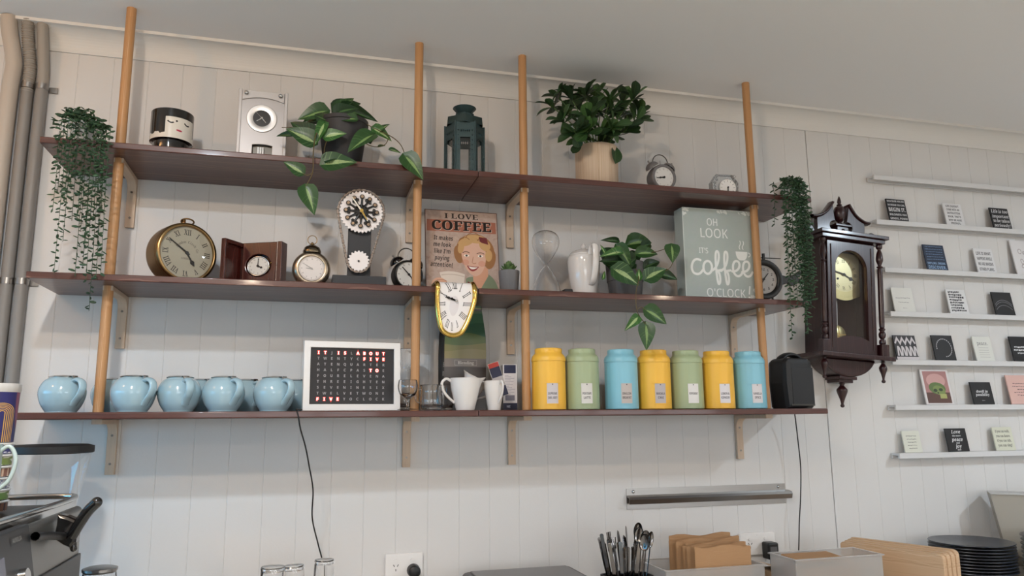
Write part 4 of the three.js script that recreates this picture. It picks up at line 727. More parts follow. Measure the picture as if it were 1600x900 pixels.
// ---------------------------------------------------------------- glassware, coffee bag, jugs, box
{
  const vessel = (name, label, px, z, pts, extra) => { const o = thing(name, label, 'glass', [atX(px, 620, z), BOT, z]); mesh('glass', smoothLathe(pts, 48, 60), M.glassSolid, o); if (extra) extra(o); return o; };
  vessel('glass_vase', 'tall clear glass vase behind the pine pole', 637, 0.1, [[0, 0.004], [0.03, 0.003], [0.037, 0.012], [0.036, 0.06], [0.028, 0.10], [0.022, 0.13], [0.03, 0.165], [0.034, 0.185], [0.032, 0.185], [0.02, 0.135], [0.026, 0.10], [0.033, 0.06], [0.034, 0.016], [0, 0.012]]);
  vessel('glass_jug', 'small clear glass jug between pole and white jugs', 674, 0.225, [[0, 0.003], [0.026, 0.002], [0.031, 0.008], [0.033, 0.03], [0.030, 0.055], [0.033, 0.072], [0.031, 0.072], [0.027, 0.055], [0.030, 0.03], [0.028, 0.012], [0, 0.009]], (o) => mesh('handle', tube([[-0.028, 0.062, 0], [-0.045, 0.058, 0], [-0.045, 0.03, 0], [-0.03, 0.02, 0]], 0.003, 20, 8), M.glassSolid, o));
  vessel('glass_tumbler', 'short clear tumbler beside the glass jug', 692, 0.16, [[0, 0.005], [0.026, 0.003], [0.03, 0.008], [0.034, 0.07], [0.032, 0.07], [0.027, 0.013], [0, 0.012]]);
  vessel('wine_glass', 'clear stemmed glass in front of the vase', 637, 0.236, [[0, 0.003], [0.026, 0.002], [0.028, 0.004], [0.006, 0.008], [0.0035, 0.02], [0.0045, 0.03], [0.022, 0.045], [0.029, 0.065], [0.027, 0.085], [0.025, 0.085], [0.026, 0.065], [0.02, 0.048], [0, 0.04]]);
}
{ // coffee bag
  const z = 0.058, w = 0.138, h = 0.335, d = 0.075, o = thing('coffee_bag', 'black coffee bag with a green and gold hillside print', 'bag', [atX(722, 570, z), BOT, z], 0.08);
  const t = canvas(512, 1152, (g, W, H) => {
    const hill = (y0, c, a, f, ph) => { g.fillStyle = c; g.beginPath(); g.moveTo(0, H); for (let x = 0; x <= W; x += 16) g.lineTo(x, y0 + a * sin(x / W * f + ph)); g.lineTo(W, H); g.fill(); };
    g.fillStyle = '#6b7f66'; g.fillRect(0, 0, W, H); hill(90, '#466a52', 18, 5, 0); hill(210, '#3b5d49', 26, 4, 1); hill(330, '#5f6f49', 24, 5, 2); hill(420, '#7f7b52', 26, 3, 0.5); hill(500, '#8d8560', 16, 4, 2);
    g.fillStyle = '#7b726d'; g.fillRect(0, 590, W, 90); g.fillStyle = '#4d4644'; g.fillRect(0, 680, W, H - 680);
    for (let i = 0; i < 60; i++) { g.globalAlpha = 0.08; g.fillStyle = i % 2 ? '#5b5350' : '#3d3736'; g.fillRect(0, 700 + i * 8, W, 4); } g.globalAlpha = 1;
    g.strokeStyle = '#aaa19a'; g.lineWidth = 5; g.strokeRect(120, 608, 270, 56); g.fillStyle = '#d6cec6'; g.font = 'bold 44px serif'; g.textAlign = 'center'; g.fillText('Blending', 255, 652);
  });
  const grid = (nx, ny, fn, m, name) => { const pos = [], uv = [], idx = []; for (let i = 0; i <= ny; i++) for (let j = 0; j <= nx; j++) { const p = fn(j / nx, i / ny); pos.push(...p); uv.push(j / nx, i / ny); } for (let i = 0; i < ny; i++) for (let j = 0; j < nx; j++) { const a = i * (nx + 1) + j, b = a + nx + 1; idx.push(a, a + 1, b + 1, a, b + 1, b); } const g = new THREE.BufferGeometry(); g.setAttribute('position', new THREE.Float32BufferAttribute(pos, 3)); g.setAttribute('uv', new THREE.Float32BufferAttribute(uv, 2)); g.setIndex(idx); g.computeVertexNormals(); return mesh(name, g, m, o); };
  const dep = (v) => d / 2 * (v < 0.72 ? 1 : max(0.03, 1 - (v - 0.72) / 0.28)), wid = (v) => w / 2 * (1 - 0.12 * max(0, v - 0.55)), bul = (u, v) => 0.008 * sin(PI * u) * sin(PI * min(1, v * 1.1)) + 0.0012 * sin(17 * v + 5 * u);
  M.bagFront = mat('#ffffff', 0.35, 0, { map: t, side: THREE.DoubleSide }); M.bagBlack = mat('#141416', 0.35, 0, { side: THREE.DoubleSide });
  grid(8, 24, (u, v) => [(u - 0.5) * 2 * wid(v), v * h, dep(v) + bul(u, v)], M.bagFront, 'front');
  grid(8, 24, (u, v) => [(0.5 - u) * 2 * wid(v), v * h, -dep(v) - bul(u, v) * 0.4], M.bagBlack, 'back');
  const side = canvas(128, 1024, (g, W, H) => { g.fillStyle = '#141416'; g.fillRect(0, 0, W, H); g.fillStyle = '#d8d4d0'; g.font = 'bold 62px sans-serif'; g.textAlign = 'center'; 'CODE'.split('').forEach((c, i) => { g.save(); g.translate(W * 0.55, H * (0.84 - i * 0.085)); g.fillText(c, 0, 0); g.restore(); }); });
  const sm = mat('#ffffff', 0.35, 0, { map: side, side: THREE.DoubleSide });
  for (const k of [-1, 1]) grid(6, 24, (u, v) => [k * (wid(v) - 0.012 * sin(PI * u) * (0.3 + 0.7 * v)), v * h, (u - 0.5) * 2 * dep(v) * (k < 0 ? 1 : -1)], k < 0 ? sm : M.bagBlack, 'gusset');
  mesh('fold', box(w * 0.93, 0.02, 0.006, 0, h - 0.005, 0.003, 0.002), M.bagFront, o);
  mesh('bottom', box(w * 0.98, 0.002, d * 0.96, 0, 0.001, 0), M.bagBlack, o);
}
{ // white porcelain jugs
  const jug = (name, label, px, z, s, turn, spout) => {
    const o = thing(name, label, 'jug', [atX(px, 620, z), BOT, z], turn), P = (a) => a.map(([r, y]) => [r * s, y * s]);
    const g = smoothLathe(P([[0, 0], [0.024, 0], [0.028, 0.002], [0.034, 0.025], [0.042, 0.06], [0.0455, 0.088], [0.0465, 0.092], [0.044, 0.092], [0.040, 0.065], [0.03, 0.02], [0, 0.012]]), 56, 50);
    const p = g.attributes.position; for (let i = 0; i < p.count; i++) { const x = p.getX(i), y = p.getY(i) / s, zz = p.getZ(i), k = max(0, (y - 0.055) / 0.037), a = Math.atan2(zz, x); if (abs(a) < 0.5) { const q = (1 - abs(a) / 0.5) * k * k * 0.016 * s; p.setX(i, x + q); p.setY(i, p.getY(i) + q * 0.2); } } g.computeVertexNormals();
    mesh('body', g, M.porcelain, o);
    mesh('handle', tube([[-0.042, 0.084, 0], [-0.058, 0.092, 0], [-0.071, 0.08, 0], [-0.066, 0.056, 0], [-0.05, 0.036, 0], [-0.033, 0.022, 0]].map((q) => q.map((v) => v * s)), 0.0042 * s, 36, 10), M.porcelain, o);
    return o;
  };
  jug('milk_jug', 'white porcelain milk jug with its looped handle in profile', 727, 0.232, 1.0, 0.05);
  const o2 = jug('milk_jug', 'white porcelain milk jug with its handle facing outward', 772, 0.225, 0.84, 0, 0); o2.rotation.y = PI / 2 + 0.35; o2.scale.set(0.8, 1.1, 0.8);
  const o3 = jug('milk_jug', 'white porcelain jug tipped behind the two milk jugs', 734, 0.15, 0.8, 0.3); o3.rotation.set(0, 2.7, 0.5); o3.position.y = BOT + 0.032; o3.position.x -= 0.012;
}
{ // opened carton
  const o = thing('carton', 'opened white and navy carton with a red-tipped flap', 'box', [atX(795, 600, 0.1), BOT, 0.1], -0.1), w = 0.046, h = 0.145, d = 0.05;
  const t = canvas(256, 768, (g, W, H) => { g.fillStyle = '#ded9da'; g.fillRect(0, 0, W, H); g.fillStyle = '#1d2346'; g.fillRect(0, H - 120, W, 120); g.fillRect(20, 8, W - 40, 140); g.fillStyle = '#a9a4b0'; for (let i = 0; i < 16; i++) g.fillRect(30, 180 + i * 26, 70 + (i * 53) % 120, 8); g.fillStyle = '#77727e'; g.fillRect(40, H - 250, 170, 90); g.fillStyle = '#ffffff'; g.fillRect(W - 22, 0, 8, H - 120); g.fillStyle = '#c7cbe2'; g.font = 'bold 54px sans-serif'; g.fillText('NE', 60, H - 44); });
  mesh('carton_body', box(w, h, d, 0, h / 2, 0, 0.001), mat('#cfcac9', 0.6), o);
  mesh('print', sheet(w - 0.001, h - 0.001, 0, h / 2, d / 2 + 0.0006), mat('#ffffff', 0.5, 0, { map: t }), o);
  const t2 = canvas(128, 512, (g, W, H) => { g.fillStyle = '#1b2040'; g.fillRect(0, 0, W, H); g.fillStyle = '#b6b1b3'; g.fillRect(0, 220, W, 150); g.fillStyle = '#1a1a20'; g.font = 'bold 60px serif'; g.fillText('Ek', 20, 340); g.fillStyle = '#b5372c'; g.fillRect(0, 0, W, 70); g.fillStyle = '#1b2040'; g.fillRect(0, 400, W, 112); });
  mesh('flap', boxUV(box(0.036, 0.11, 0.002, 0, 0.055, 0), 1).rotateZ(0.32).translate(-0.022, 0.045, d / 2 + 0.006), M.white, o);
  mesh('flap_print', sheet(0.034, 0.108, 0, 0.055, 0.0016).rotateZ(0.32).translate(-0.022, 0.045, d / 2 + 0.006), mat('#ffffff', 0.5, 0, { map: t2 }), o);
}
{ // tea canisters
  const tints = { yellow: mat('#f0ba44', 0.42), green: mat('#a3b18c', 0.42), blue: mat('#86c0d2', 0.42) };
  const list = [[857.5, 'yellow', ['SUPREME', 'EARL GREY'], '#c9c2c4'], [910, 'green', ['PRINTEMPS', 'LATTE'], '#d3d1cc'], [971, 'blue', ['ENGLISH', 'BREAKFAST'], '#bdb3ae'], [1022.5, 'yellow', ['MASALA', 'CHAI'], '#b5aeb0'], [1073, 'green', ['PEPPERMINT'], '#dedcda'], [1121.5, 'yellow', ['LEMON &', 'GINGER'], '#dad6da'], [1171, 'blue', ['VANILLA', 'SPICE'], '#d2ced0']];
  const words = ['yellow tea canister beside the pine pole and carton', 'sage green tea canister between yellow and blue ones', 'light blue tea canister between green and yellow ones', 'yellow tea canister between blue and green ones', 'sage green tea canister between two yellow ones', 'yellow tea canister between green and blue ones', 'light blue tea canister beside the pole and the black speaker'];
  const bodyPts = [[0, 0], [0.0505, 0], [0.053, 0.002], [0.053, 0.006], [0.0525, 0.148]], lidPts = [[0.0535, 0.1485], [0.0535, 0.158], [0.0505, 0.166], [0.0445, 0.172], [0.0425, 0.1745], [0.0425, 0.187], [0.0405, 0.189], [0, 0.1895]];
  const gb = lathe(bodyPts), gl = lathe(lidPts);
  list.forEach(([px, c, txt, bg], i) => {
    const z = 0.2, o = thing('tea_canister', words[i], 'canister', [atX(px, 600, z), BOT, z], -0.1, 'tea canisters');
    mesh('body', gb, tints[c], o); mesh('lid', gl, tints[c], o);
    const t = canvas(128, 192, (g, W, H) => { g.fillStyle = bg; g.fillRect(0, 0, W, H); g.fillStyle = '#3a383c'; g.textAlign = 'center'; txt.forEach((q, k) => { g.save(); g.translate(W / 2, H * (0.56 + k * 0.2)); g.font = 'bold 30px sans-serif'; const m = g.measureText(q).width; g.scale(min(0.95, 104 / m), 1); g.fillText(q, 0, 0); g.restore(); }); g.beginPath(); g.arc(W / 2, 14, 6, 0, 7); g.fill(); });
    const arc = 0.66, R = 0.0542, holder = new THREE.CylinderGeometry(R, R, 0.064, 16, 1, true, -arc / 2, arc).translate(0, 0.049, 0);
    mesh('label_holder', [new THREE.CylinderGeometry(R + 0.001, R + 0.001, 0.003, 16, 1, false, -0.48, 0.96).translate(0, 0.017, 0), new THREE.CylinderGeometry(R + 0.001, R + 0.001, 0.002, 16, 1, false, -0.48, 0.96).translate(0, 0.081, 0)], tints[c], o);
    mesh('label_card', holder, mat('#ffffff', 0.5, 0, { map: t, side: THREE.DoubleSide }), o);
  });
}
{ // black portable speaker
  const o = thing('speaker', 'black portable speaker with a carry handle at the shelf end', 'speaker', [atX(1236, 600, 0.15), BOT, 0.15], 0.12), w = 0.126, h = 0.174;
  const s = new THREE.Shape(); s.moveTo(-w / 2 + 0.006, 0); s.lineTo(w / 2 - 0.006, 0); s.lineTo(w / 2, h * 0.5); s.lineTo(w / 2 - 0.004, h - 0.02); s.quadraticCurveTo(w / 2 - 0.008, h, w / 2 - 0.03, h); s.lineTo(-w / 2 + 0.03, h); s.quadraticCurveTo(-w / 2 + 0.006, h, -w / 2 + 0.002, h - 0.02); s.lineTo(-w / 2, h * 0.5); s.closePath();
  M.rubber = mat('#17181b', 0.45); M.mesh = mat('#191a1d', 0.5);
  mesh('cabinet', slab(s, 0.1, 0.02, -0.05), M.rubber, o);
  mesh('grille', box(w * 0.74, h * 0.72, 0.003, 0.006, h * 0.44, 0.05, 0.0012), M.mesh, o);
  const hp = []; for (let i = 0; i <= 12; i++) { const a = PI * i / 12; hp.push([-0.046 * cos(a), h - 0.02 + 0.033 * sin(a), 0.0]); }
  const hg = tube(hp, 0.0085, 36, 10); hg.scale(1, 1, 2.4); mesh('handle', hg, M.rubber, o);
  o.attach(speakerCord);
  mesh('foot_strip', box(w * 0.8, 0.006, 0.004, 0, 0.012, 0.052, 0.001), M.darkSteel, o);
}
// ---------------------------------------------------------------- regulator wall clock
{
  const o = thing('wall_clock', 'dark mahogany pendulum wall clock with turned finials and brass dial', 'clock', [1.952, EYE + 0.45, 0.001]); o.rotation.z = -0.066;
  M.mahogany = mat('#ffffff', 0.3, 0, { map: woodTex('#2c0f13', '#130507', 90, 61), clearcoat: 0.25, clearcoatRoughness: 0.12 });
  const Q = (g) => boxUV(g, 0.3);
  // local y: 0 at the middle of the case; case from -0.225 to 0.205
  const y0 = -0.225, y1 = 0.203;
  for (const k of [-1, 1]) mesh('side_panel', Q(box(0.012, y1 - y0, 0.1, k * 0.112, (y0 + y1) / 2, 0.05)), M.mahogany, o);
  mesh('back_panel', Q(box(0.22, y1 - y0, 0.008, 0, (y0 + y1) / 2, 0.004)), M.mahogany, o);
  mesh('upper_panel', Q(box(0.23, 0.01, 0.1, 0, y1 - 0.005, 0.05)), M.mahogany, o); mesh('lower_panel', Q(box(0.23, 0.01, 0.1, 0, y0 + 0.005, 0.05)), M.mahogany, o);
  const d = shapeOf([[-0.104, y0 + 0.004], [0.104, y0 + 0.004], [0.104, y1 - 0.004], [-0.104, y1 - 0.004]]), ho = new THREE.Path(), hw = 0.068, ht = 0.165;
  ho.moveTo(-hw, y0 + 0.055); ho.lineTo(-hw, ht - hw); ho.absarc(0, ht - hw, hw, PI, 0, true); ho.lineTo(hw, y0 + 0.055); ho.quadraticCurveTo(0, y0 + 0.085, -hw, y0 + 0.055); d.holes.push(ho);
  mesh('door', Q(slab(d, 0.018, 0.002, 0.101, 24)), M.mahogany, o);
  for (const k of [-1, 1]) mesh('door_bead', tube([[k * 0.088, y0 + 0.02, 0.12], [k * 0.088, y1 - 0.02, 0.12]], 0.002, 4, 6), M.mahogany, o);
  mesh('pane', slab((() => { const s = new THREE.Shape(); s.moveTo(-hw - 0.004, y0 + 0.05); s.lineTo(hw + 0.004, y0 + 0.05); s.lineTo(hw + 0.004, ht - hw); s.absarc(0, ht - hw, hw + 0.004, 0, PI, false); s.closePath(); return s; })(), 0.002, 0, 0.104, 24), M.glass, o);
  // dial plate with an arched foot
  const dp = new THREE.Shape(), cy = 0.082; dp.moveTo(-0.07, 0.004); dp.quadraticCurveTo(-0.045, -0.006, -0.03, -0.012); dp.quadraticCurveTo(0, -0.022, 0.03, -0.012); dp.quadraticCurveTo(0.045, -0.006, 0.07, 0.004); dp.lineTo(0.07, 0.165); dp.lineTo(-0.07, 0.165); dp.closePath();
  M.dialBrass = mat('#b8ad7e', 0.3, 0.85); mesh('dial_plate', slab(dp, 0.003, 0, 0.072), M.dialBrass, o);
  const tr = canvas(512, 512, (g, W) => { g.clearRect(0, 0, W, W); });
  const t = dialTex({ bg: '#c3ba92', ink: '#1a1712', kind: 'roman', ro: 0.78, fs: 0.2, ticks: 1 });
  const f = mesh('dial', face(0.066), mat('#ffffff', 0.3, 0.7, { map: t }), o); f.position.set(0, cy, 0.0756);
  hands(o, 0, cy, 0.0765, 115, 283, 0.046, 0.062, 0.006, M.black, 1.4);
  mesh('winding_hole', disc(0.004, 0.002, -0.026, cy - 0.018, 0.0766, 14), M.black, o);
  mesh('pendulum_rod', box(0.007, 0.15, 0.003, -0.02, -0.06, 0.055).rotateZ(0.0), M.steel, o);
  const pb = mesh('pendulum_bob', new THREE.LatheGeometry([[0, 0.006], [0.016, 0.005], [0.030, 0.002], [0.034, 0]].map(([a, b]) => new THREE.Vector2(max(a, 1e-5), b)), 48).rotateX(PI / 2).translate(-0.016, -0.145, 0.056), M.dialBrass, o);
  mesh('bob_cross', [box(0.06, 0.002, 0.002, -0.016, -0.145, 0.062), box(0.002, 0.06, 0.002, -0.016, -0.145, 0.062)], M.gold, o);
  // mouldings
  const mould = (w, h, dd, y, nm) => mesh(nm, [Q(box(w, h * 0.45, dd, 0, y + h * 0.3, dd / 2, 0.002)), Q(box(w - 0.02, h * 0.5, dd - 0.01, 0, y - h * 0.18, (dd - 0.01) / 2, 0.002))], M.mahogany, o);
  mould(0.296, 0.03, 0.15, y1 + 0.012, 'top_moulding'); mesh('bottom_moulding', Q(box(0.312, 0.016, 0.152, 0, y0 - 0.008, 0.076, 0.003)), M.mahogany, o);
  const post = smoothLathe([[0, 0], [0.011, 0.002], [0.011, 0.016], [0.006, 0.02], [0.011, 0.027], [0.0125, 0.04], [0.008, 0.05], [0.012, 0.056], [0.007, 0.064], [0.0095, 0.075], [0.0095, 0.19], [0.009, 0.28], [0.006, 0.287], [0.0115, 0.294], [0.0065, 0.3], [0.0125, 0.32], [0.0105, 0.345], [0.006, 0.36], [0.011, 0.368], [0.0105, 0.38], [0, 0.38]], 24, 120);
  for (const k of [-1, 1]) {
    const p = mesh('column', post, M.mahogany, o); p.position.set(k * 0.124, y0 + 0.046, 0.122);
    mesh('column_block', Q(box(0.03, 0.046, 0.03, k * 0.126, y0 + 0.023, 0.122, 0.002)), M.mahogany, o);
    const drop = mesh('drop_finial', smoothLathe([[0, 0], [0.009, -0.002], [0.006, -0.008], [0.013, -0.02], [0.0135, -0.03], [0.007, -0.05], [0.004, -0.066], [0.007, -0.071], [0.006, -0.077], [0, -0.08]], 24, 60), M.mahogany, o); drop.position.set(k * 0.126, y0 - 0.016, 0.118);
  }
  // apron below the case
  const ap = new THREE.Shape(); ap.moveTo(-0.115, 0); ap.bezierCurveTo(-0.09, -0.05, -0.04, -0.062, 0, -0.064); ap.bezierCurveTo(0.04, -0.062, 0.09, -0.05, 0.115, 0); ap.closePath();
  mesh('apron', Q(slab(ap, 0.09, 0.006, 0.004, 20).translate(0, y0 - 0.016, 0)), M.mahogany, o);
  mesh('apron_shelf', [Q(box(0.075, 0.012, 0.085, 0, y0 - 0.083, 0.045, 0.002)), Q(box(0.06, 0.012, 0.07, 0, y0 - 0.094, 0.04, 0.002))], M.mahogany, o);
  const df = mesh('drop_finial', smoothLathe([[0, 0], [0.011, -0.002], [0.008, -0.012], [0.019, -0.026], [0.018, -0.038], [0.009, -0.062], [0.005, -0.078], [0.0075, -0.084], [0.006, -0.09], [0, -0.093]], 28, 60), M.mahogany, o); df.position.set(0, y0 - 0.098, 0.05);
  // swan-neck crest
  const cb = y1 + 0.026;
  for (const k of [-1, 1]) {
    const s = new THREE.Shape(), X = (x) => k * x; s.moveTo(X(0.03), cb); s.lineTo(X(0.145), cb); s.bezierCurveTo(X(0.165), cb + 0.015, X(0.155), cb + 0.036, X(0.135), cb + 0.034); s.bezierCurveTo(X(0.118), cb + 0.03, X(0.124), cb + 0.012, X(0.112), cb + 0.014); s.bezierCurveTo(X(0.10), cb + 0.02, X(0.112), cb + 0.05, X(0.105), cb + 0.068); s.bezierCurveTo(X(0.075), cb + 0.075, X(0.05), cb + 0.10, X(0.035), cb + 0.128); s.bezierCurveTo(X(0.03), cb + 0.10, X(0.03), cb + 0.075, X(0.024), cb + 0.062); s.bezierCurveTo(X(0.05), cb + 0.066, X(0.058), cb + 0.035, X(0.04), cb + 0.028); s.closePath();
    mesh('crest', Q(slab(s, 0.02, 0.002, 0.05, 14)), M.mahogany, o);
    const cap = tube([[k * 0.128, cb + 0.070, 0], [k * 0.105, cb + 0.073, 0], [k * 0.07, cb + 0.092, 0], [k * 0.045, cb + 0.122, 0], [k * 0.036, cb + 0.135, 0]], 0.007, 24, 8).scale(1, 1, 3).translate(0, 0, 0.06);
    mesh('crest_cap', cap, M.mahogany, o);
  }
  mesh('finial_block', [Q(box(0.05, 0.04, 0.035, 0, cb + 0.02, 0.062, 0.002)), Q(box(0.072, 0.009, 0.05, 0, cb + 0.044, 0.062, 0.002))], M.mahogany, o);
  mesh('rosette', ball(0.007, 0, cb + 0.024, 0.08), M.mahogany, o);
  const fin = mesh('finial', smoothLathe([[0, 0], [0.012, 0.002], [0.007, 0.012], [0.012, 0.018], [0.02, 0.032], [0.0225, 0.052], [0.017, 0.072], [0.007, 0.078], [0.0105, 0.082], [0.006, 0.087], [0.0075, 0.094], [0.005, 0.108], [0, 0.12]], 28, 90), M.mahogany, o); fin.position.set(0, cb + 0.048, 0.062);
}
// ---------------------------------------------------------------- picture ledges and cards
{
  const LY = [[1366, 279], [1370, 349], [1383, 424], [1392, 493], [1395, 569], [1400, 640], [1406, 716]], ledges = [];
  const lw = ['topmost white picture ledge, empty', 'white picture ledge holding the BEGIN IT card', 'white picture ledge holding the navy card', 'white picture ledge holding the arched-line black card', 'white picture ledge holding the peace card', 'white picture ledge holding the green skull print', 'lowest white picture ledge on the wall'];
  M.ledge = mat('#d2d2d3', 0.5);
  LY.forEach(([px, py], i) => {
    const p = at(px, py + 1, 0.044), L = 1.5, o = thing('picture_ledge', lw[i], 'ledge', [p.x, p.y, 0.0008], 0, 'white picture ledges');
    mesh('ledge_base', box(L, 0.008, 0.036, L / 2, 0.016, 0.018, 0.001), M.ledge, o);
    mesh('lip', box(L, 0.02, 0.008, L / 2, 0.01, 0.04, 0.0012), M.ledge, o);
    mesh('back_rail', box(L, 0.012, 0.008, L / 2, 0.006, 0.004, 0.001), M.ledge, o);
    ledges.push(p.y + 0.0202);
  });
  let cs = 3; const r = () => (cs = (cs * 16807) % 2147483647) / 2147483647;
  const lines = (g, W, H, rows, c, x0 = 0.14, x1 = 0.86, thick = 0.045, al = 'center') => { g.fillStyle = c; rows.forEach(([y, a]) => { let x = al === 'center' ? W * (0.5 - a / 2) : W * x0; const end = x + W * a; while (x < end - 4) { const w = min(end - x, W * (0.03 + 0.07 * r())); g.fillRect(x, H * y + (r() - 0.5) * 3, w, H * thick * (0.75 + 0.4 * r())); x += w + W * 0.018; } }); };
  const text = (g, W, H, rows, c, font, mx = 0.84) => { g.fillStyle = c; g.textAlign = 'center'; g.textBaseline = 'middle'; rows.forEach(([q, y, s, f]) => { g.save(); g.font = (f ?? font).replace('#', String(s * H)); g.translate(W / 2, H * y); const m = g.measureText(q).width; g.scale(min(1, W * mx / m), 1); g.fillText(q, 0, 0); g.restore(); }); };
  const B = 'bold #px sans-serif', S = 'italic bold #px serif', SR = '#px serif';
  const cards = [
    [1, 1386, 1415, 312, 341, '#17171b', 'square black card lettered BEGIN IT in white', (g, W, H) => text(g, W, H, [['WHATEVER YOU DO', 0.1, 0.11], ['OR DREAM YOU CAN,', 0.27, 0.11], ['BEGIN IT.', 0.48, 0.24], ['BOLDNESS HAS', 0.7, 0.13], ['GENIUS, POWER', 0.88, 0.13]], '#d9d9dc', B, 0.92)],
    [1, 1475, 1503, 319, 349, '#d9d9db', 'white card about life having no instruction book', (g, W, H) => text(g, W, H, [["LIFE DOESN'T", 0.12, 0.13], ['COME WITH AN', 0.28, 0.13], ['INSTRUCTION', 0.44, 0.13], ["BOOK. THAT'S", 0.6, 0.13], ['WHY WE HAVE', 0.76, 0.13], ['FRIENDS.', 0.91, 0.12]], '#2a2a30', B, 0.72)],
    [1, 1548, 1576, 326, 356, '#17171b', 'black card with white script saying life is too important', (g, W, H) => text(g, W, H, [['Life is too', 0.16, 0.22], ['important', 0.4, 0.2], ['to be taken', 0.62, 0.2], ['seriously!', 0.84, 0.2]], '#dddde0', S, 0.9)],
    [2, 1444, 1476, 383, 414, '#1c2a42', 'navy blue card with DISCOVER along its foot', (g, W, H) => { lines(g, W, H, [[0.06, 0.8], [0.16, 0.84], [0.26, 0.82], [0.36, 0.84], [0.46, 0.8], [0.56, 0.84]], '#5d7696', 0, 0, 0.03); text(g, W, H, [['EXPLORE. DREAM.', 0.73, 0.12], ['DISCOVER.', 0.89, 0.18]], '#8fb0d4', B, 0.88); }],
    [2, 1523, 1552, 389, 420, '#d9d9db', 'white card beginning LIFE IS WHAT HAPPENS in black capitals', (g, W, H) => text(g, W, H, [['LIFE IS WHAT', 0.2, 0.17], ['HAPPENS WHILE', 0.42, 0.17], ['WE ARE MAKING', 0.64, 0.17], ['OTHER PLANS.', 0.86, 0.17]], '#34343a', B, 0.8)],
    [2, 1583, 1617, 376, 421, '#dcdadb', 'larger white card with a faint ink sketch', (g, W, H) => { g.strokeStyle = '#8d7d80'; g.lineWidth = 4; for (let i = 0; i < 9; i++) { g.beginPath(); g.ellipse(W * (0.35 + 0.4 * r()), H * (0.3 + 0.45 * r()), 8 + 22 * r(), 6 + 14 * r(), r() * 3, 0, 7); g.stroke(); } }],
    [3, 1394, 1426, 450, 483, '#d8d8d3', 'cream card with two faint handwritten lines', (g, W, H) => { lines(g, W, H, [[0.42, 0.72], [0.6, 0.52]], '#77767a', 0, 0, 0.022); lines(g, W, H, [[0.84, 0.2]], '#9a999c', 0, 0, 0.018); }],
    [3, 1480, 1509, 453, 486, '#dadadb', 'white card packed with eight bold lines of type', (g, W, H) => { for (let i = 0; i < 8; i++) lines(g, W, H, [[0.07 + i * 0.11, 0.62 + 0.2 * ((i * 7) % 5) / 5]], '#3a3a40', 0.1, 0, 0.07, 'left'); }],
    [3, 1551, 1581, 457, 488, '#17171a', 'black card with curved white lines of tiny type', (g, W, H) => { g.strokeStyle = '#8f8f94'; g.lineWidth = 5; g.setLineDash([9, 4]); for (const [y, q] of [[0.6, 0.42], [0.68, 0.42], [0.8, 0.4]]) { g.beginPath(); g.arc(W / 2, H * (y + 0.3), W * q * 1.3, PI * 1.22, PI * 1.78); g.stroke(); } }],
    [4, 1397, 1431, 524, 556, '#2a272b', 'black and white card with zigzag bands', (g, W, H) => { g.strokeStyle = '#c9c4c8'; g.lineWidth = 16; g.beginPath(); for (let i = 0; i <= 8; i++) g.lineTo(W * (0.04 + i * 0.115), H * (i % 2 ? 0.12 : 0.34)); g.stroke(); for (let i = 0; i < 5; i++) { g.beginPath(); g.moveTo(W * (0.1 + i * 0.19), H * 0.84); g.lineTo(W * (0.13 + i * 0.19), H * 0.48); g.quadraticCurveTo(W * (0.2 + i * 0.19), H * 0.46, W * (0.24 + i * 0.19), H * 0.84); g.stroke(); } g.fillStyle = '#c9c4c8'; g.fillRect(0, H * 0.88, W, H * 0.12); }],
    [4, 1457, 1489, 524, 557, '#17171a', 'black card with a large dotted white circle', (g, W, H) => { g.strokeStyle = '#a9a7aa'; g.lineWidth = 9; g.setLineDash([14, 6]); g.beginPath(); g.arc(W * 0.52, H * 0.5, W * 0.36, PI * 0.95, PI * 2.5); g.stroke(); }],
    [4, 1521, 1549, 526, 559, '#d7d8d2', 'pale card headed peace with ruled lines below', (g, W, H) => { text(g, W, H, [['peace.', 0.28, 0.2]], '#55555a', SR, 0.6); g.fillStyle = '#9d9da0'; for (let i = 0; i < 5; i++) g.fillRect(W * 0.22, H * (0.46 + i * 0.095), W * 0.56, 3); }],
    [4, 1579, 1611, 526, 558, '#17171a', 'plain black card with three short white lines', (g, W, H) => lines(g, W, H, [[0.4, 0.7], [0.52, 0.8], [0.64, 0.5]], '#e0e0e2', 0, 0, 0.055)],
    [5, 1442, 1485, 577, 632, '#d8d4d4', 'white-bordered print of a green skull on pink', (g, W, H) => {
      g.fillStyle = '#a97b78'; g.fillRect(W * 0.07, H * 0.05, W * 0.86, H * 0.64); g.fillStyle = '#c79c98'; g.beginPath(); g.ellipse(W * 0.5, H * 0.32, W * 0.34, H * 0.2, 0, 0, 7); g.fill(); g.fillStyle = '#5c4038'; g.fillRect(W * 0.07, H * 0.66, W * 0.86, H * 0.3);
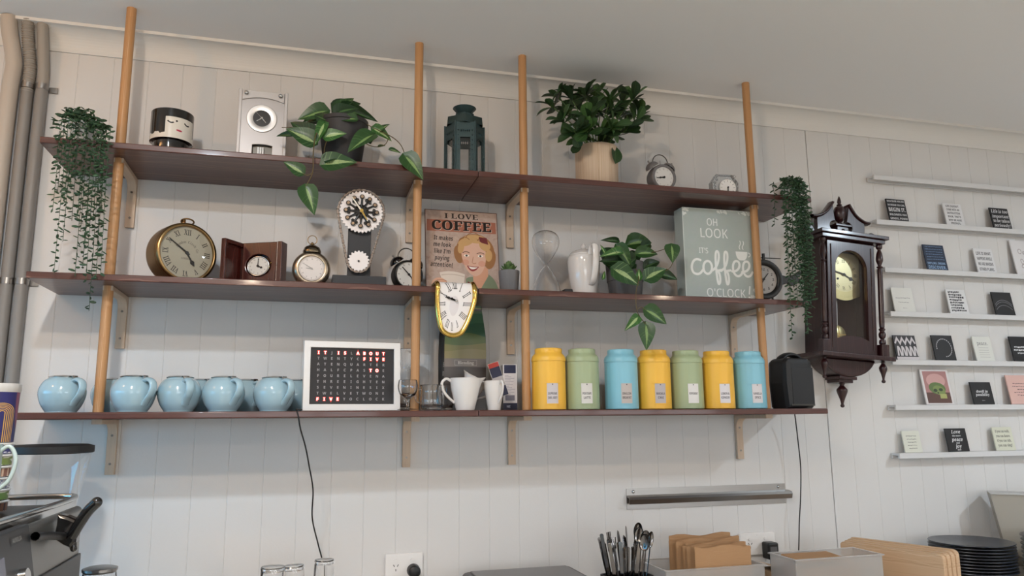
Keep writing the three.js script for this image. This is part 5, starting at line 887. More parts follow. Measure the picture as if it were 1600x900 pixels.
      g.fillStyle = '#5f7443'; g.beginPath(); g.ellipse(W * 0.5, H * 0.54, W * 0.3, H * 0.17, 0.1, 0, 7); g.fill(); g.fillStyle = '#78894f'; g.beginPath(); g.ellipse(W * 0.56, H * 0.6, W * 0.22, H * 0.13, 0.3, 0, 7); g.fill(); g.fillStyle = '#a5a868'; g.fillRect(W * 0.55, H * 0.7, W * 0.24, H * 0.13); g.fillStyle = '#33422a'; for (const [x, y] of [[0.42, 0.6], [0.62, 0.58]]) { g.beginPath(); g.ellipse(W * x, H * y, W * 0.07, H * 0.045, 0, 0, 7); g.fill(); } g.beginPath(); g.ellipse(W * 0.5, H * 0.67, W * 0.03, H * 0.025, 0, 0, 7); g.fill();
    }],
    [5, 1517, 1549, 597, 632, '#17171a', 'black card reading dwell in possibility', (g, W, H) => { text(g, W, H, [['dwell in', 0.42, 0.16], ['possibility', 0.57, 0.16]], '#e4e4e6', S, 0.66); lines(g, W, H, [[0.82, 0.16]], '#9d9da0', 0, 0, 0.025); }],
    [5, 1575, 1617, 586, 632, '#d6b0a7', 'pink card with small grey type', (g, W, H) => lines(g, W, H, [[0.28, 0.6], [0.38, 0.66], [0.48, 0.34], [0.58, 0.62], [0.68, 0.42]], '#6d5558', 0, 0, 0.025)],
    [6, 1410, 1437, 673, 708, '#d4d5c9', 'pale cream card with five short typed lines', (g, W, H) => lines(g, W, H, [[0.22, 0.6], [0.37, 0.54], [0.51, 0.5], [0.65, 0.56], [0.79, 0.46]], '#6c6d68', 0, 0, 0.03)],
    [6, 1478, 1510, 669, 707, '#131316', 'black card with white brush-script words', (g, W, H) => text(g, W, H, [['Love', 0.15, 0.2], ['the more', 0.32, 0.1], ['peace', 0.48, 0.2], ['and', 0.63, 0.1], ['joy', 0.77, 0.2], ['live', 0.92, 0.1]], '#e2e2e4', S, 0.62)],
    [6, 1552, 1582, 667, 706, '#cfd0bf', 'cream card listing walk, dance, talk and sing', (g, W, H) => text(g, W, H, [['if you can walk,', 0.18, 0.14], ['you can dance.', 0.38, 0.14], ['if you can talk,', 0.58, 0.14], ['you can sing!', 0.78, 0.15]], '#3d3d3a', 'bold #px serif', 0.74)],
  ];
  for (const [li, xa, xb, ya, yb, bg, label, draw] of cards) {
    const zc = 0.022, xm = (xa + xb) / 2, a = at(xa, (ya + yb) / 2, zc), b = at(xb, (ya + yb) / 2, zc), w = b.x - a.x, base = ledges[li] + 0.0006, h = at(xm, ya, 0.014).y - base;
    const t = canvas(224, Math.round(224 * h / w), (g, W, H) => { g.fillStyle = bg; g.fillRect(0, 0, W, H); draw(g, W, H); });
    const o = thing('quote_card', label, 'card', [(a.x + b.x) / 2, base, 0.031]), L = (m) => { m.rotation.x = -0.15; return m; };
    L(mesh('board', box(w, h, 0.004, 0, h / 2, 0), mat(bg, 0.6), o)); L(mesh('print', sheet(w, h, 0, h / 2, 0.0024), mat('#ffffff', 0.5, 0, { map: t }), o));
  }
}
// ---------------------------------------------------------------- pipes and clips at the left
{
  M.pipeWhite = mat('#b9aea2', 0.55); M.pipeGrey = mat('#85817d', 0.5); M.flex = mat('#9a948c', 0.55);
  const P = (x, y, z) => V(x, EYE + y, z);
  const a = thing('conduit_pipe', 'thick off-white conduit pipe running up the wall to the ceiling', 'pipe', [-0.869, 0, 0.034]);
  mesh('pipe', tube([V(0, EYE - 0.538, 0), V(0, 1.5, 0), V(0, 2.5, 0), V(0.004, 2.56, 0.002), V(-0.012, 2.66, 0.02), V(-0.016, 2.699, 0.022)], 0.022, 60, 20), M.pipeWhite, a);
  const b = thing('conduit_pipe', 'grey conduit pipe with a corrugated flexible top section', 'pipe', [-0.828, 0, 0.022]);
  mesh('pipe', tube([V(0, EYE - 0.538, 0), V(0, 1.5, 0), V(0, 2.49, 0)], 0.0165, 30, 20), M.pipeGrey, b);
  const fl = []; const fc = new THREE.CatmullRomCurve3([V(0, 2.48, 0), V(0.002, 2.56, 0.004), V(-0.006, 2.64, 0.018), V(-0.008, 2.699, 0.03)]);
  const prof = new THREE.TubeGeometry(fc, 130, 0.0155, 16); { const p = prof.attributes.position, n = prof.attributes.normal; for (let i = 0; i < p.count; i++) { const k = (i / 17 | 0) % 4 < 2 ? 0.0016 : -0.0008; p.setXYZ(i, p.getX(i) + n.getX(i) * k, p.getY(i) + n.getY(i) * k, p.getZ(i) + n.getZ(i) * k); } prof.computeVertexNormals(); }
  mesh('flexible_section', prof, M.flex, b);
  const c = thing('conduit_pipe', 'grey conduit pipe standing closest to the bead-leaf plant', 'pipe', [-0.790, 0, 0.022]);
  mesh('pipe', tube([V(0, EYE - 0.538, 0), V(0, 1.5, 0), V(0, 2.5, 0)], 0.0165, 30, 20), M.pipeGrey, c);
  mesh('upper_bend', tube([V(0, 2.5, 0), V(0.001, 2.54, 0.002), V(-0.004, 2.62, 0.012), V(-0.008, 2.699, 0.026)], 0.0155, 30, 20), M.flex, c);
  for (const [y, o] of [[EYE + 1.0, b], [EYE + 1.0, c], [EYE + 0.405, b], [EYE + 0.405, c]]) { mesh('saddle', cyl(0.0178, 0.0178, 0.018, 0, y, 0, 28), M.steel, o); if (o === c) mesh('saddle_tab', [box(0.024, 0.018, 0.003, 0.026, y, -0.018, 0.001)], M.steel, o); }
}
// ---------------------------------------------------------------- counter under the wall
const CT = EYE - 0.54;
{
  const o = thing('counter', 'long pale laminate counter running under the wall', 'counter', [0, 0, 0]);
  mesh('worktop', box(5.9, 0.035, 0.62, 0.69, CT - 0.0185, 0.315, 0.004), mat('#b9b3ab', 0.35), o);
  for (let i = 0; i < 10; i++) mesh('cabinet_front', box(0.575, CT - 0.12, 0.02, -1.96 + i * 0.59, (CT - 0.04) / 2 + 0.04, 0.59, 0.002), M.white, o);
  mesh('carcass', box(5.9, CT - 0.1, 0.56, 0.69, (CT - 0.1) / 2 + 0.05, 0.29), M.plainWall, o);
  mesh('plinth', box(5.9, 0.05, 0.5, 0.69, 0.025, 0.28), M.black, o);
}
// ---------------------------------------------------------------- order rail, sockets
{
  const a = at(980, 766, 0.01), b = at(1228, 758, 0.01), L = b.x - a.x, o = thing('order_rail', 'long stainless steel order rail screwed to the wall', 'rail', [a.x, a.y - 0.064, 0.001]);
  mesh('back_plate', box(L, 0.068, 0.0025, L / 2, 0.034, 0.00125), M.steel, o);
  const s = shapeOf([[0, 0.046], [0.022, 0.042], [0.027, 0.034], [0.022, 0.018], [0.019, 0.019], [0.023, 0.034], [0.020, 0.038], [0, 0.042]].map(([x, y]) => [-x, y]));
  mesh('grip', new THREE.ExtrudeGeometry(s, { depth: L + 0.012, bevelEnabled: false }).rotateY(PI / 2).translate(0, 0, 0.002), mat('#9c9a98', 0.3, 1, { side: THREE.DoubleSide }), o);
  for (const x of [0.025, L - 0.028]) mesh('screw', ball(0.006, x, 0.058, 0.002, 1, 14).scale(1, 1, 1), M.chrome, o);
}
function outlet(label, px0, px1, py, plug) {
  const a = at(px0, py, 0.01), b = at(px1, py, 0.01), w = b.x - a.x, h = 0.074, o = thing('power_outlet', label, 'socket', [(a.x + b.x) / 2, a.y - h / 2, 0.0008]);
  mesh('plate', box(w, h, 0.012, 0, 0, 0.006, 0.003), M.white, o);
  for (const k of [-1, 1]) { mesh('switch', disc(0.0065, 0.004, k * w * 0.22, 0.021, 0.0135, 20).scale(1, 0.8, 1), M.white, o); }
  const sl = [[-0.006, 0.004, 0.5], [0.006, 0.004, -0.5], [0, -0.009, 0]];
  for (const [x, y, r] of sl) mesh('pin_slot', box(0.002, 0.007, 0.001).rotateZ(r).translate(-w * 0.22 + x, -0.002 + y, 0.0124), M.black, o);
  for (const k of [-1, 1]) mesh('screw_cap', disc(0.003, 0.001, 0, k * h * 0.42, 0.0124, 12), M.white, o);
  return { o, w };
}
{
  const { o, w } = outlet('white double power outlet holding the round black plug', 602, 661, 866);
  const p = thing('plug', 'round black plug pushed into the wall outlet', 'plug', [o.position.x + w * 0.24, o.position.y - 0.014, 0.0136]);
  mesh('plug_body', new THREE.LatheGeometry([[0, 0.034], [0.014, 0.034], [0.019, 0.028], [0.020, 0]].map(([x, y]) => new THREE.Vector2(max(x, 1e-5), y)), 32).rotateX(PI / 2), M.black, p);
  const q = outlet('white double power outlet holding the square black adapter', 1155, 1210, 834);
  const r = thing('power_adapter', 'square black power adapter hanging in the wall outlet', 'adapter', [q.o.position.x + q.w * 0.24, q.o.position.y - 0.02, 0.0136]);
  mesh('adapter_body', box(0.042, 0.056, 0.042, 0, 0, 0.021, 0.006), M.black, r); mesh('cable_stub', bar([0, -0.028, 0.02], [0, -0.06, 0.02], 0.003), M.black, r);
  mesh('rating_label', sheet(0.026, 0.03, 0, 0, 0.0423), mat('#5b5a5c', 0.6), r);
}
// ---------------------------------------------------------------- things on the counter
{
  const tumbler = (label, px, py, z, tilt, s = 1) => { const c = at(px, py, z), o = thing('drinking_glass', label, 'glass', [c.x, CT + 0.0008, z]); const H = c.y - CT - 0.004, R = 0.036 * s; M.glassThick = M.glassSolid;
    mesh('glass', lathe([[R * 1.12, 0], [R * 1.1, H * 0.3], [R, H * 0.92], [R * 0.95, H], [R * 0.8, H], [0, H - 0.002], [0, H - 0.008], [R * 0.9, H - 0.012], [R * 1.04, H * 0.3], [R * 1.06, 0], [R * 1.12, 0]], 12), M.glassThick, o); mesh('foot_ring', lathe([[R * 0.99, H - 0.01], [R * 1.02, H - 0.004], [R * 0.96, H], [R * 0.85, H - 0.004]], 36), M.glassThick, o); o.rotation.z = tilt; return o; };
  tumbler('upturned faceted glass, first of three from the coffee machine', 427, 883, 0.34, 0.0, 0.85); tumbler('upturned faceted glass tilted against its neighbour', 463, 881, 0.30, 0.04, 0.75); tumbler('upturned faceted glass crossed by the black cord', 506, 872, 0.28, -0.01, 0.72);
  const c = at(156, 892, 0.32), o = thing('glass_jar', 'wide clear jar beside the coffee machine', 'jar', [c.x, CT + 0.0008, 0.32]), H = c.y - CT; mesh('jar', smoothLathe([[0, 0.003], [0.034, 0.002], [0.038, 0.01], [0.039, H * 0.8], [0.037, H - 0.004], [0.039, H], [0.036, H], [0.035, H * 0.8], [0.034, 0.012], [0, 0.01]], 40, 40), M.glassThick, o);
  mesh('jar_lid', lathe([[0.036, H - 0.004], [0.0395, H], [0.0395, H + 0.006], [0.03, H + 0.009], [0, H + 0.009]]), M.steel, o);
}
{ // flat grey appliance lid
  const a = at(745, 899, 0.22), b = at(925, 887, 0.22), w = b.x - a.x, o = thing('sandwich_press', 'low grey sandwich press with a dark rounded rim', 'appliance', [(a.x + b.x) / 2 - 0.02, CT + 0.0008, 0.22]), h = a.y - CT - 0.012;
  mesh('lower_shell', box(w, h * 0.55, 0.26, 0, h * 0.275, 0, 0.015), M.darkSteel, o); mesh('upper_shell', box(w, h * 0.42, 0.27, 0, h * 0.78, 0, 0.02), mat('#4a4748', 0.4, 0.3), o);
  mesh('top_plate', box(w - 0.05, 0.004, 0.22, 0, h + 0.001, 0, 0.0015), mat('#7d7b7b', 0.35, 0.5), o); mesh('handle', tube([[-w * 0.3, h * 0.8, 0.13], [-w * 0.3, h * 0.85, 0.165], [w * 0.3, h * 0.85, 0.165], [w * 0.3, h * 0.8, 0.13]], 0.009, 40, 10), M.black, o);
}
{ // cutlery in a holder
  const x0 = atX(979, 890, 0.27), o = thing('cutlery_holder', 'dark cutlery holder crowded with knives, forks and spoons', 'holder', [x0, CT + 0.0008, 0.27]);
  mesh('holder_wall', lathe([[0, 0.003], [0.07, 0.003], [0.075, 0.006], [0.082, 0.085], [0.079, 0.085], [0.071, 0.01], [0, 0.008]], 6).scale(1, 1, 0.8), mat('#2b2a2d', 0.4), o);
  const spoonBowl = (() => { const g = new THREE.SphereGeometry(0.02, 20, 12, 0, 2 * PI, 0, PI / 2).scale(0.82, 0.35, 1.35).rotateX(-PI / 2).translate(0, 0.192, 0); return g; })();
  const stem = (w1, w2, L) => slab(shapeOf([[-w1 / 2, 0], [w1 / 2, 0], [w2 / 2, L * 0.55], [w2 / 2, L], [-w2 / 2, L], [-w2 / 2, L * 0.55]]), 0.002, 0.0005, -0.001);
  M.cut = mat('#8d8b8b', 0.14, 1, { side: THREE.DoubleSide });
  const spoon = join([stem(0.009, 0.005, 0.17), spoonBowl]), fork = join([stem(0.009, 0.005, 0.15), slab(shapeOf([[-0.003, 0.145], [0.003, 0.145], [0.011, 0.16], [0.011, 0.195], [0.008, 0.195], [0.008, 0.168], [0.005, 0.168], [0.004, 0.195], [0.001, 0.195], [0.001, 0.168], [-0.001, 0.168], [-0.001, 0.195], [-0.004, 0.195], [-0.005, 0.168], [-0.008, 0.168], [-0.008, 0.195], [-0.011, 0.195], [-0.011, 0.16]]), 0.0015, 0, -0.0008)]), knife = slab(shapeOf([[-0.005, 0], [0.005, 0], [0.006, 0.1], [0.009, 0.11], [0.009, 0.17], [0.004, 0.195], [-0.003, 0.2], [-0.006, 0.19], [-0.006, 0.1]]), 0.0024, 0.0006, -0.0012), hEnd = join([stem(0.006, 0.012, 0.18), disc(0.0065, 0.003, 0, 0.18, 0, 16)]);
  const kinds = [['spoon', spoon], ['fork', fork], ['knife', knife], ['spoon', hEnd], ['fork', hEnd]];
  const names = { spoon: 'steel spoon standing in the cutlery holder', fork: 'steel fork standing in the cutlery holder', knife: 'steel knife standing in the cutlery holder' };
  for (let i = 0; i < 32; i++) {
    const a = i * 2.39996, r = 0.06 * Math.sqrt((i + 0.5) / 32), k = kinds[[0, 3, 2, 4, 1, 0, 3, 2][i % 8]], tall = i % 5 === 0 ? 0.02 : i % 3 === 0 ? -0.012 : 0;
    const m = mesh(k[0] === 'knife' ? 'table_knife' : k[0] === 'fork' ? 'table_fork' : 'table_spoon', k[1], M.cut); tag(m, names[k[0]], k[0], (k[0] === 'knife' ? 'knives' : k[0] + 's') + ' in the cutlery holder');
    m.position.set(x0 + r * cos(a) * 0.9, CT + 0.014 + max(0, tall), 0.27 + r * sin(a) * 0.62); m.rotation.set(sin(a) * 0.12, rnd(-0.9, 0.9), -cos(a) * 0.2 - rnd(-0.03, 0.06)); m.scale.setScalar(0.9 + rnd(-0.06, 0.03) + tall * 0.5);
  }
}
function tub(label, pxa, pxb, py, z0, z1) {
  const zc = (z0 + z1) / 2, a = at(pxa, py, z1), b = at(pxb, py, z1), w = b.x - a.x, h = a.y - CT, d = z1 - z0, o = thing('plastic_tub', label, 'tub', [(a.x + b.x) / 2, CT + 0.0008, zc]);
  M.cloudy ??= mat('#ecebea', 0.3, 0, { transmission: 0.8, thickness: 0 });
  mesh('floor_panel', box(w - 0.012, 0.003, d - 0.012, 0, 0.0015, 0), M.cloudy, o);
  for (const k of [-1, 1]) { mesh('wall_panel', box(w - 0.004, h, 0.0025, 0, h / 2, k * (d / 2 - 0.002)), M.cloudy, o); mesh('end_panel', box(0.0025, h, d - 0.006, k * (w / 2 - 0.002), h / 2, 0), M.cloudy, o); mesh('rim', box(w + 0.008, 0.004, 0.008, 0, h, k * d / 2, 0.0015), M.cloudy, o); mesh('end_rim', box(0.008, 0.004, d, k * w / 2, h, 0, 0.0015), M.cloudy, o); }
  return { o, w, d, h };
}
{
  const kraft = canvas(256, 256, (g, W, H) => { g.fillStyle = '#a9835e'; g.fillRect(0, 0, W, H); let s = 5; const r = () => (s = (s * 16807) % 2147483647) / 2147483647; for (let i = 0; i < 700; i++) { g.globalAlpha = 0.08; g.fillStyle = r() < 0.5 ? '#86694a' : '#bda180'; g.fillRect(r() * W, r() * H, 2 + 24 * r(), 1 + 1.5 * r()); } g.globalAlpha = 1; }, { repeat: true });
  M.kraft = mat('#ffffff', 0.85, 0, { map: kraft, side: THREE.DoubleSide });
  const t = tub('cloudy plastic tub packed with brown paper bags', 1040, 1196, 893, 0.178, 0.366);
  // paper bags standing in the tub
  const bagGeo = (w, h, s) => { const pos = [], uv = [], idx = [], nx = 8, ny = 6, f = []; for (const q of [1, -1]) for (let i = 0; i <= ny; i++) for (let j = 0; j <= nx; j++) { const u = j / nx, v = i / ny; pos.push((u - 0.5) * w, v * h + (v === 1 ? 0.004 * sin(u * 9 + s) : 0), q * (0.003 + 0.0015 * sin(PI * u)) + 0.0025 * sin(u * 5 + s) * v); uv.push(u * w * 4, v * h * 4); } const N = (nx + 1) * (ny + 1); for (const k of [0, 1]) for (let i = 0; i < ny; i++) for (let j = 0; j < nx; j++) { const a = k * N + i * (nx + 1) + j, b = a + nx + 1; k ? idx.push(a, b, a + 1, b, b + 1, a + 1) : idx.push(a, a + 1, b, b, a + 1, b + 1); } for (let j = 0; j < nx; j++) { const a = j, b = N + j; idx.push(a, b, a + 1, b, b + 1, a + 1); } const g = new THREE.BufferGeometry(); g.setAttribute('position', new THREE.Float32BufferAttribute(pos, 3)); g.setAttribute('uv', new THREE.Float32BufferAttribute(uv, 2)); g.setIndex(idx); g.computeVertexNormals(); return g; };
  const bx = [[1112, 834, 0.22, 0.24], [1104, 838, 0.23, 0.235], [1090, 843, 0.2, 0.245], [1110, 841, 0.22, 0.255], [1098, 846, 0.19, 0.265], [1120, 846, 0.21, 0.275], [1112, 849, 0.2, 0.287], [1117, 851, 0.195, 0.299], [1124, 853, 0.19, 0.311], [1128, 853, 0.19, 0.325]];
  const zs = bx.map((_, i) => 0.192 + i * 0.0166);
  bx.forEach(([px, py, w], i) => { const z = zs[i], c = at(px, py, z), o = mesh('paper_bag', bagGeo(w * 0.98, c.y - CT - 0.006, i * 1.7), M.kraft); o.position.set(min(max(c.x, t.o.position.x - t.w / 2 + w / 2), t.o.position.x + t.w / 2 - w / 2 - 0.006), CT + 0.006, z); tag(o, 'brown kraft paper bag standing in the plastic tub', 'paper bag', 'paper bags in the tub'); });
  const t2 = tub('cloudy plastic tub with kraft card inside, in front of the wooden boards', 1243, 1380, 876, 0.33, 0.46);
  const k = mesh('kraft_card', boxUV(box(0.16, 0.004, 0.1, 0, 0, 0), 0.25), M.kraft); k.position.set(t2.o.position.x - 0.04, CT + t2.h - 0.006, 0.395); k.rotation.x = 0.06; tag(k, 'loose brown kraft card lying in the plastic tub', 'card');
  const k0 = mesh('kraft_stack', boxUV(box(0.2, t2.h - 0.03, 0.11, 0, 0, 0), 0.25), M.kraft); k0.position.set(t2.o.position.x - 0.02, CT + 0.006 + (t2.h - 0.03) / 2, 0.395); tag(k0, 'pile of brown kraft packaging filling the plastic tub', 'packaging');
  const f = at(1208, 884, 0.25), fl = mesh('folded_box', [boxUV(box(0.075, 0.002, 0.13, 0, 0, 0), 0.25).rotateZ(-0.25)], mat('#b79f86', 0.85)); fl.position.set(f.x, f.y, 0.25); const fs = mesh('support_panel', boxUV(box(0.06, f.y - CT - 0.014, 0.11, 0, 0, 0), 0.25), mat('#a58a6c', 0.85), fl); fs.position.y = -(f.y - CT - 0.014) / 2 - 0.012; tag(fl, 'open folded cardboard box between the two plastic tubs', 'box');
}
{ // wooden boards
  M.boardWood = mat('#ffffff', 0.55, 0, { map: woodTex('#c9a886', '#8f6a48', 70, 83) });
  const L = 0.345, H = 0.135, t = 0.019, a = at(1332, 840, 0.15), yaw = -1.2;
  for (let i = 0; i < 4; i++) {
    const s = new THREE.Shape(), r = 0.02, W = L - i * 0.004, h = H - i * 0.003; s.moveTo(0, 0); s.lineTo(W, 0); s.lineTo(W, h - r); s.quadraticCurveTo(W, h, W - r, h); s.lineTo(r * 0.3, h); s.lineTo(0, h - r * 0.3); s.closePath();
    const o = mesh('serving_board', boxUV(slab(s, t, 0.002), 0.35, true), M.boardWood); o.rotation.y = yaw; o.position.set(a.x + i * t * 1.06 * sin(yaw) * 1 + 0.0, CT + 0.0008, 0.15 + i * t * 1.06 * cos(yaw) + 0.0); tag(o, 'pale wooden serving board standing on edge in a row', 'board', 'wooden serving boards');
  }
}
{ // plates
  M.plate = mat('#2a2f39', 0.28); const g = lathe([[0, 0.002], [0.07, 0.002], [0.078, 0.004], [0.136, 0.0125], [0.1385, 0.014], [0.1375, 0.0165], [0.132, 0.0165], [0.08, 0.0085], [0, 0.0075]], 72);
  const stack = (px, pyTop, z, n, sc, label, grp) => { const c = at(px, pyTop, z), step = (c.y - CT - 0.017 * sc) / (n - 1); for (let i = 0; i < n; i++) { const o = mesh('dinner_plate', g, M.plate); o.scale.setScalar(sc); o.position.set(c.x + rnd(-0.002, 0.002), CT + 0.0008 + i * step, z + rnd(-0.002, 0.002)); tag(o, label, 'plate', grp); } };
  stack(1517, 845, 0.2, 10, 0.98, 'dark slate-blue plate in the stack beside the wooden boards', 'plates in the front stack');
  stack(1668, 838, 0.36, 9, 1.0, 'dark slate-blue plate in the stack beside the grey box', 'plates in the second stack');
}
{ // grey box behind the plates
  const a = at(1537, 769, 0.04), h = a.y - CT, o = thing('storage_box', 'tall beige-grey box with flared sides behind the plates', 'box', [a.x + 0.145, CT + 0.0008, 0.2], 0); M.boxGrey = mat('#aaa498', 0.6);
  const s = shapeOf([[-0.16, 0], [0.16, 0], [0.2, h], [-0.2, h]]); mesh('front_panel', slab(s, 0.003, 0, 0.05), M.boxGrey, o); mesh('rear_panel', slab(s, 0.003, 0, -0.055), M.boxGrey, o);
  for (const k of [-1, 1]) mesh('end_panel', box(0.003, hypot(h, 0.04), 0.106, 0, 0, 0).rotateZ(-k * Math.atan2(0.04, h)).translate(k * 0.18, h / 2, 0), M.boxGrey, o);
  o.rotation.y = -0.72; mesh('lid', box(0.402, 0.004, 0.115, 0, h + 0.001, 0, 0.001), mat('#c9c8c6', 0.5), o); mesh('base_panel', box(0.32, 0.003, 0.1, 0, 0.002, 0), M.boxGrey, o);
}
// ---------------------------------------------------------------- coffee machine, grinder hopper, cups
{
  // machine faces +x; its front runs from z 0.56 (far) to z 1.25 (near)
  const xf = -0.452, zFar = 0.56, zNear = 1.3, topY = EYE - 0.165, o = thing('coffee_machine', 'steel espresso machine with a black control panel and steam lever', 'machine', [xf - 0.2, CT + 0.0008, (zFar + zNear) / 2]);
  const LX = (x) => x - o.position.x, LY = (y) => y - o.position.y, LZ = (z) => z - o.position.z, Lz = zNear - zFar;
  M.grey = mat('#8b8a86', 0.35, 0.7);
  mesh('body', box(0.40, topY - CT - 0.02, Lz, LX(xf - 0.2), (topY - CT) / 2, 0, 0.012), M.grey, o);
  mesh('cup_tray', box(0.36, 0.004, Lz - 0.04, LX(xf - 0.2), LY(topY) - 0.006, 0, 0.001), M.darkSteel, o);
  const rail = [V(xf - 0.37, topY + 0.012, zFar + 0.015), V(xf - 0.03, topY + 0.012, zFar + 0.015), V(xf - 0.012, topY + 0.012, zFar + 0.03), V(xf - 0.012, topY + 0.012, zNear - 0.02)].map((p) => p.sub(o.position));
  mesh('tray_rail', tube(rail, 0.006, 60, 10), M.chrome, o); mesh('tray_guard', box(0.003, 0.03, Lz - 0.04, LX(xf - 0.012), LY(topY) - 0.008, 0), M.chrome, o);
  // control panel leans back, black glass with a display and a knob
  const pz0 = 0.945, pz1 = 1.29, ph = 0.135, py = EYE - 0.165, cp = mesh('control_panel', box(0.02, ph, pz1 - pz0, 0, 0, 0, 0.006), mat('#2a2b2d', 0.35), o); cp.position.set(LX(xf + 0.012), LY(py - ph / 2), LZ((pz0 + pz1) / 2)); cp.rotation.z = 0.18;
  const dt = mesh('display', box(0.002, ph * 0.62, 0.14, 0.011, -0.012, 0.03, 0), mat('#6b6c7c', 0.15), cp);
  mesh('knob', [cyl(0.014, 0.015, 0.012, 0, 0, 0, 32).rotateZ(-PI / 2).translate(0.015, -0.014, -0.105)], M.chrome, cp);
  const bt = canvas(256, 64, (g, W, H) => { g.fillStyle = '#2a2b2d'; g.fillRect(0, 0, W, H); g.fillStyle = '#8a8b86'; g.font = 'bold 44px sans-serif'; g.textAlign = 'center'; g.fillText('AURELIA', W / 2, 48); });
  mesh('badge', new THREE.PlaneGeometry(0.06, 0.014).rotateY(PI / 2).translate(0.0106, 0.048, -0.105), mat('#ffffff', 0.4, 0, { map: bt }), cp);
  mesh('front_band', box(0.006, 0.09, Lz - 0.02, LX(xf + 0.002), LY(EYE - 0.318), 0, 0.002), mat('#3a3b3d', 0.4), o);
  mesh('indicator', box(0.003, 0.02, 0.05, LX(xf + 0.006), LY(EYE - 0.292), LZ(0.83), 0), mat('#20222a', 0.2, 0, { emissive: '#c9ccff', emissiveIntensity: 1.2 }), o);
  // steam lever at the far end
  const J = at(100, 835, 0.77), Lp = (px, py2, z) => at(px, py2, z).sub(o.position);
  mesh('lever_arm', tube([Lp(55, 838, 0.94), Lp(78, 837, 0.85), Lp(98, 838, 0.78)], 0.0075, 16, 10), M.black, o);
  mesh('lever_hub', (() => { const s = [[93, 802], [108, 805], [125, 812], [124, 828], [121, 846], [113, 855], [101, 850], [86, 840], [91, 820]].map(([x, y]) => { const p = Lp(x, y, 0.76); return [p.x, p.y]; }); return slab(shapeOf(s), 0.032, 0.006, Lp(100, 830, 0.76).z - 0.016); })(), M.blackGloss, o);
  mesh('lever_paddle', (() => { const c = [Lp(112, 838, 0.77), Lp(124, 818, 0.775), Lp(138, 798, 0.78), Lp(151, 785, 0.785)]; const g = tube(c, 0.0105, 30, 12); return [g, ball(0.0105, c[3].x, c[3].y, c[3].z)]; })(), M.blackGloss, o);
  mesh('lever_tail', [bar(Lp(112, 842, 0.76), Lp(115, 857, 0.762), 0.009, 0.006, 12), ball(0.0062, Lp(115, 857, 0.762).x, Lp(115, 857, 0.762).y, Lp(115, 857, 0.762).z)], M.blackGloss, o);
}
{ // grinder with a clear hopper
  const z = 0.27, c = at(78, 700, z), o = thing('coffee_grinder', 'coffee grinder with a clear hopper under a wide black lid', 'grinder', [c.x, CT + 0.0008, z]), y = c.y - CT;
  mesh('lid', lathe([[0, y - 0.014], [0.096, y - 0.014], [0.1, y - 0.012], [0.1, y + 0.004], [0.085, y + 0.008], [0, y + 0.010]]), mat('#1c1c1e', 0.55), o);
  mesh('hopper', lathe([[0.094, y - 0.014], [0.092, y - 0.03], [0.068, y - 0.155], [0.05, y - 0.19], [0.048, y - 0.19], [0.066, y - 0.153], [0.09, y - 0.03], [0.092, y - 0.014]]), M.pane, o);
  mesh('body', box(0.12, y - 0.19, 0.16, 0, (y - 0.19) / 2, 0, 0.015), M.black, o);
}
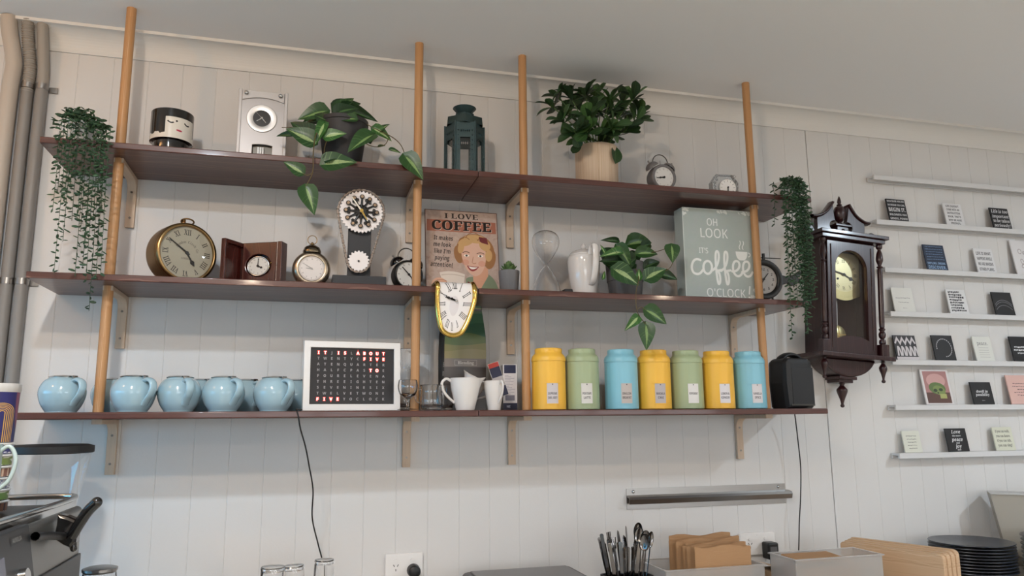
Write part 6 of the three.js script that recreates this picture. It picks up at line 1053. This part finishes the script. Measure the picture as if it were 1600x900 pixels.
{ // cups on the machine
  const z = 0.74, xR = at(27, 640, z).x, base = EYE - 0.165 + 0.0014, r = 0.044, x = xR - r;
  const dots = (a, b, kind) => canvas(512, 128, (g, W, H) => { g.fillStyle = a; g.fillRect(0, 0, W, H); g.fillStyle = b; g.strokeStyle = b; let s = 9; const q = () => (s = (s * 16807) % 2147483647) / 2147483647; if (kind === 0) for (let i = 0; i < 90; i++) { g.beginPath(); g.arc(q() * W, q() * H, 4 + 6 * q(), 0, 7); g.fill(); } else if (kind === 1) for (let i = 0; i < 40; i++) g.fillRect(i * 26, 0, 9, H); else for (let i = 0; i < 24; i++) { g.beginPath(); g.ellipse(q() * W, q() * H, 14 + 20 * q(), 6 + 8 * q(), 0, 0, 7); g.fill(); } });
  const pats = [['#3a3f78', '#d9d8e0', 0], ['#7d8f4e', '#dfe0c9', 2], ['#8a5f50', '#d8b9a0', 1], ['#d5d6dc', '#3c4485', 0], ['#6c8a4a', '#e0e4d0', 2], ['#87604e', '#3c3440', 1]];
  const labs = ['dotted navy cup, top of the short cup stack', 'green leaf-patterned cup below the dotted navy one', 'brown striped cup in the middle of the stack', 'white cup with dense blue dots in the stack', 'green cup second from the bottom of the stack', 'brown and purple striped cup at the bottom of the stack'];
  const step = 0.0205, yTop = at(14, 690, z).y; let n = 6; const st = (yTop - base - 0.001) / n;
  M.cupRim = mat('#d9d6d2', 0.3);
  for (let i = 0; i < n; i++) { // nested cups: only the upper band of each shows
    const k = n - 1 - i, y = base + i * st, o = thing('patterned_cup', labs[k], 'cup', [x, y, z], 0, 'patterned cups on the coffee machine');
    mesh('band', new THREE.CylinderGeometry(r * 0.97, r * 0.95, st - 0.005, 40, 1, true).rotateY(1).translate(0, (st - 0.005) / 2 + 0.0006, 0), mat('#ffffff', 0.35, 0, { map: dots(...pats[k]), side: THREE.DoubleSide }), o);
    mesh('rim', torus(r * 0.97, 0.0024, 0, 0, 0, 2 * PI, 8, 40).rotateX(PI / 2).translate(0, st - 0.0034, 0), M.cupRim, o);
    mesh('cup_floor', cyl(r * 0.95, r * 0.95, 0.001, 0, 0.0012, 0, 32), M.cupRim, o);
  }
  const tc = thing('tall_cup', 'tall cup printed with golden arches on indigo under a white lid', 'cup', [x, base + n * st + 0.0004, z]), H = at(14, 600, z).y - (base + n * st);
  const t = canvas(1024, 512, (g, W, H2) => { g.fillStyle = '#2c2a63'; g.fillRect(0, 0, W, H2); for (const cx of [0.14, 0.47, 0.8]) { g.fillStyle = '#8a4a62'; g.beginPath(); g.ellipse(W * (cx + 0.17), H2 * 0.1, 70, 330, 0, 0, 7); g.fill(); g.strokeStyle = '#d8a94e'; g.lineWidth = 7; for (let i = 0; i < 6; i++) { const q = 20 + i * 15; g.beginPath(); g.moveTo(W * cx - q, H2); g.lineTo(W * cx - q, H2 * 0.42); g.arc(W * cx, H2 * 0.42, q, PI, 2 * PI); g.lineTo(W * cx + q, H2); g.stroke(); } } });
  mesh('sleeve', new THREE.CylinderGeometry(r * 1.02, r * 0.94, H - 0.016, 48, 1, true).rotateY(-0.15).translate(0, (H - 0.016) / 2, 0), mat('#ffffff', 0.35, 0, { map: t, side: THREE.DoubleSide }), tc);
  mesh('lid', lathe([[r * 1.02, H - 0.017], [r * 1.05, H - 0.015], [r * 1.05, H - 0.001], [r * 0.98, H], [0, H - 0.003]]), M.cupRim, tc); mesh('cup_floor', cyl(r * 0.93, r * 0.93, 0.002, 0, 0.0014, 0), M.cupRim, tc);
  const m = thing('mug', 'pale mint mug with a rounded handle in front of the stacked cups', 'mug', [atX(-1, 740, 0.87) - 0.038, EYE - 0.165 + 0.0014, 0.87]), hh = at(10, 694, 0.87).y - m.position.y, mr = 0.038; M.mint = mat('#b9c9c6', 0.25);
  mesh('mug_body', lathe([[0, 0], [mr * 0.9, 0], [mr, 0.004], [mr, hh], [mr * 0.95, hh], [mr * 0.93, 0.008], [0, 0.006]]), M.mint, m);
  mesh('mug_handle', tube([[mr * 0.9, hh * 0.9, 0], [mr * 1.3, hh * 0.97, 0], [mr * 1.62, hh * 0.8, 0], [mr * 1.4, hh * 0.5, 0], [mr * 0.9, hh * 0.36, 0]], 0.0036, 30, 10), M.mint, m);
}
scene.traverse((o) => { if (o.isMesh) { o.castShadow = true; o.receiveShadow = true; } });
renderer.render(scene, camera);
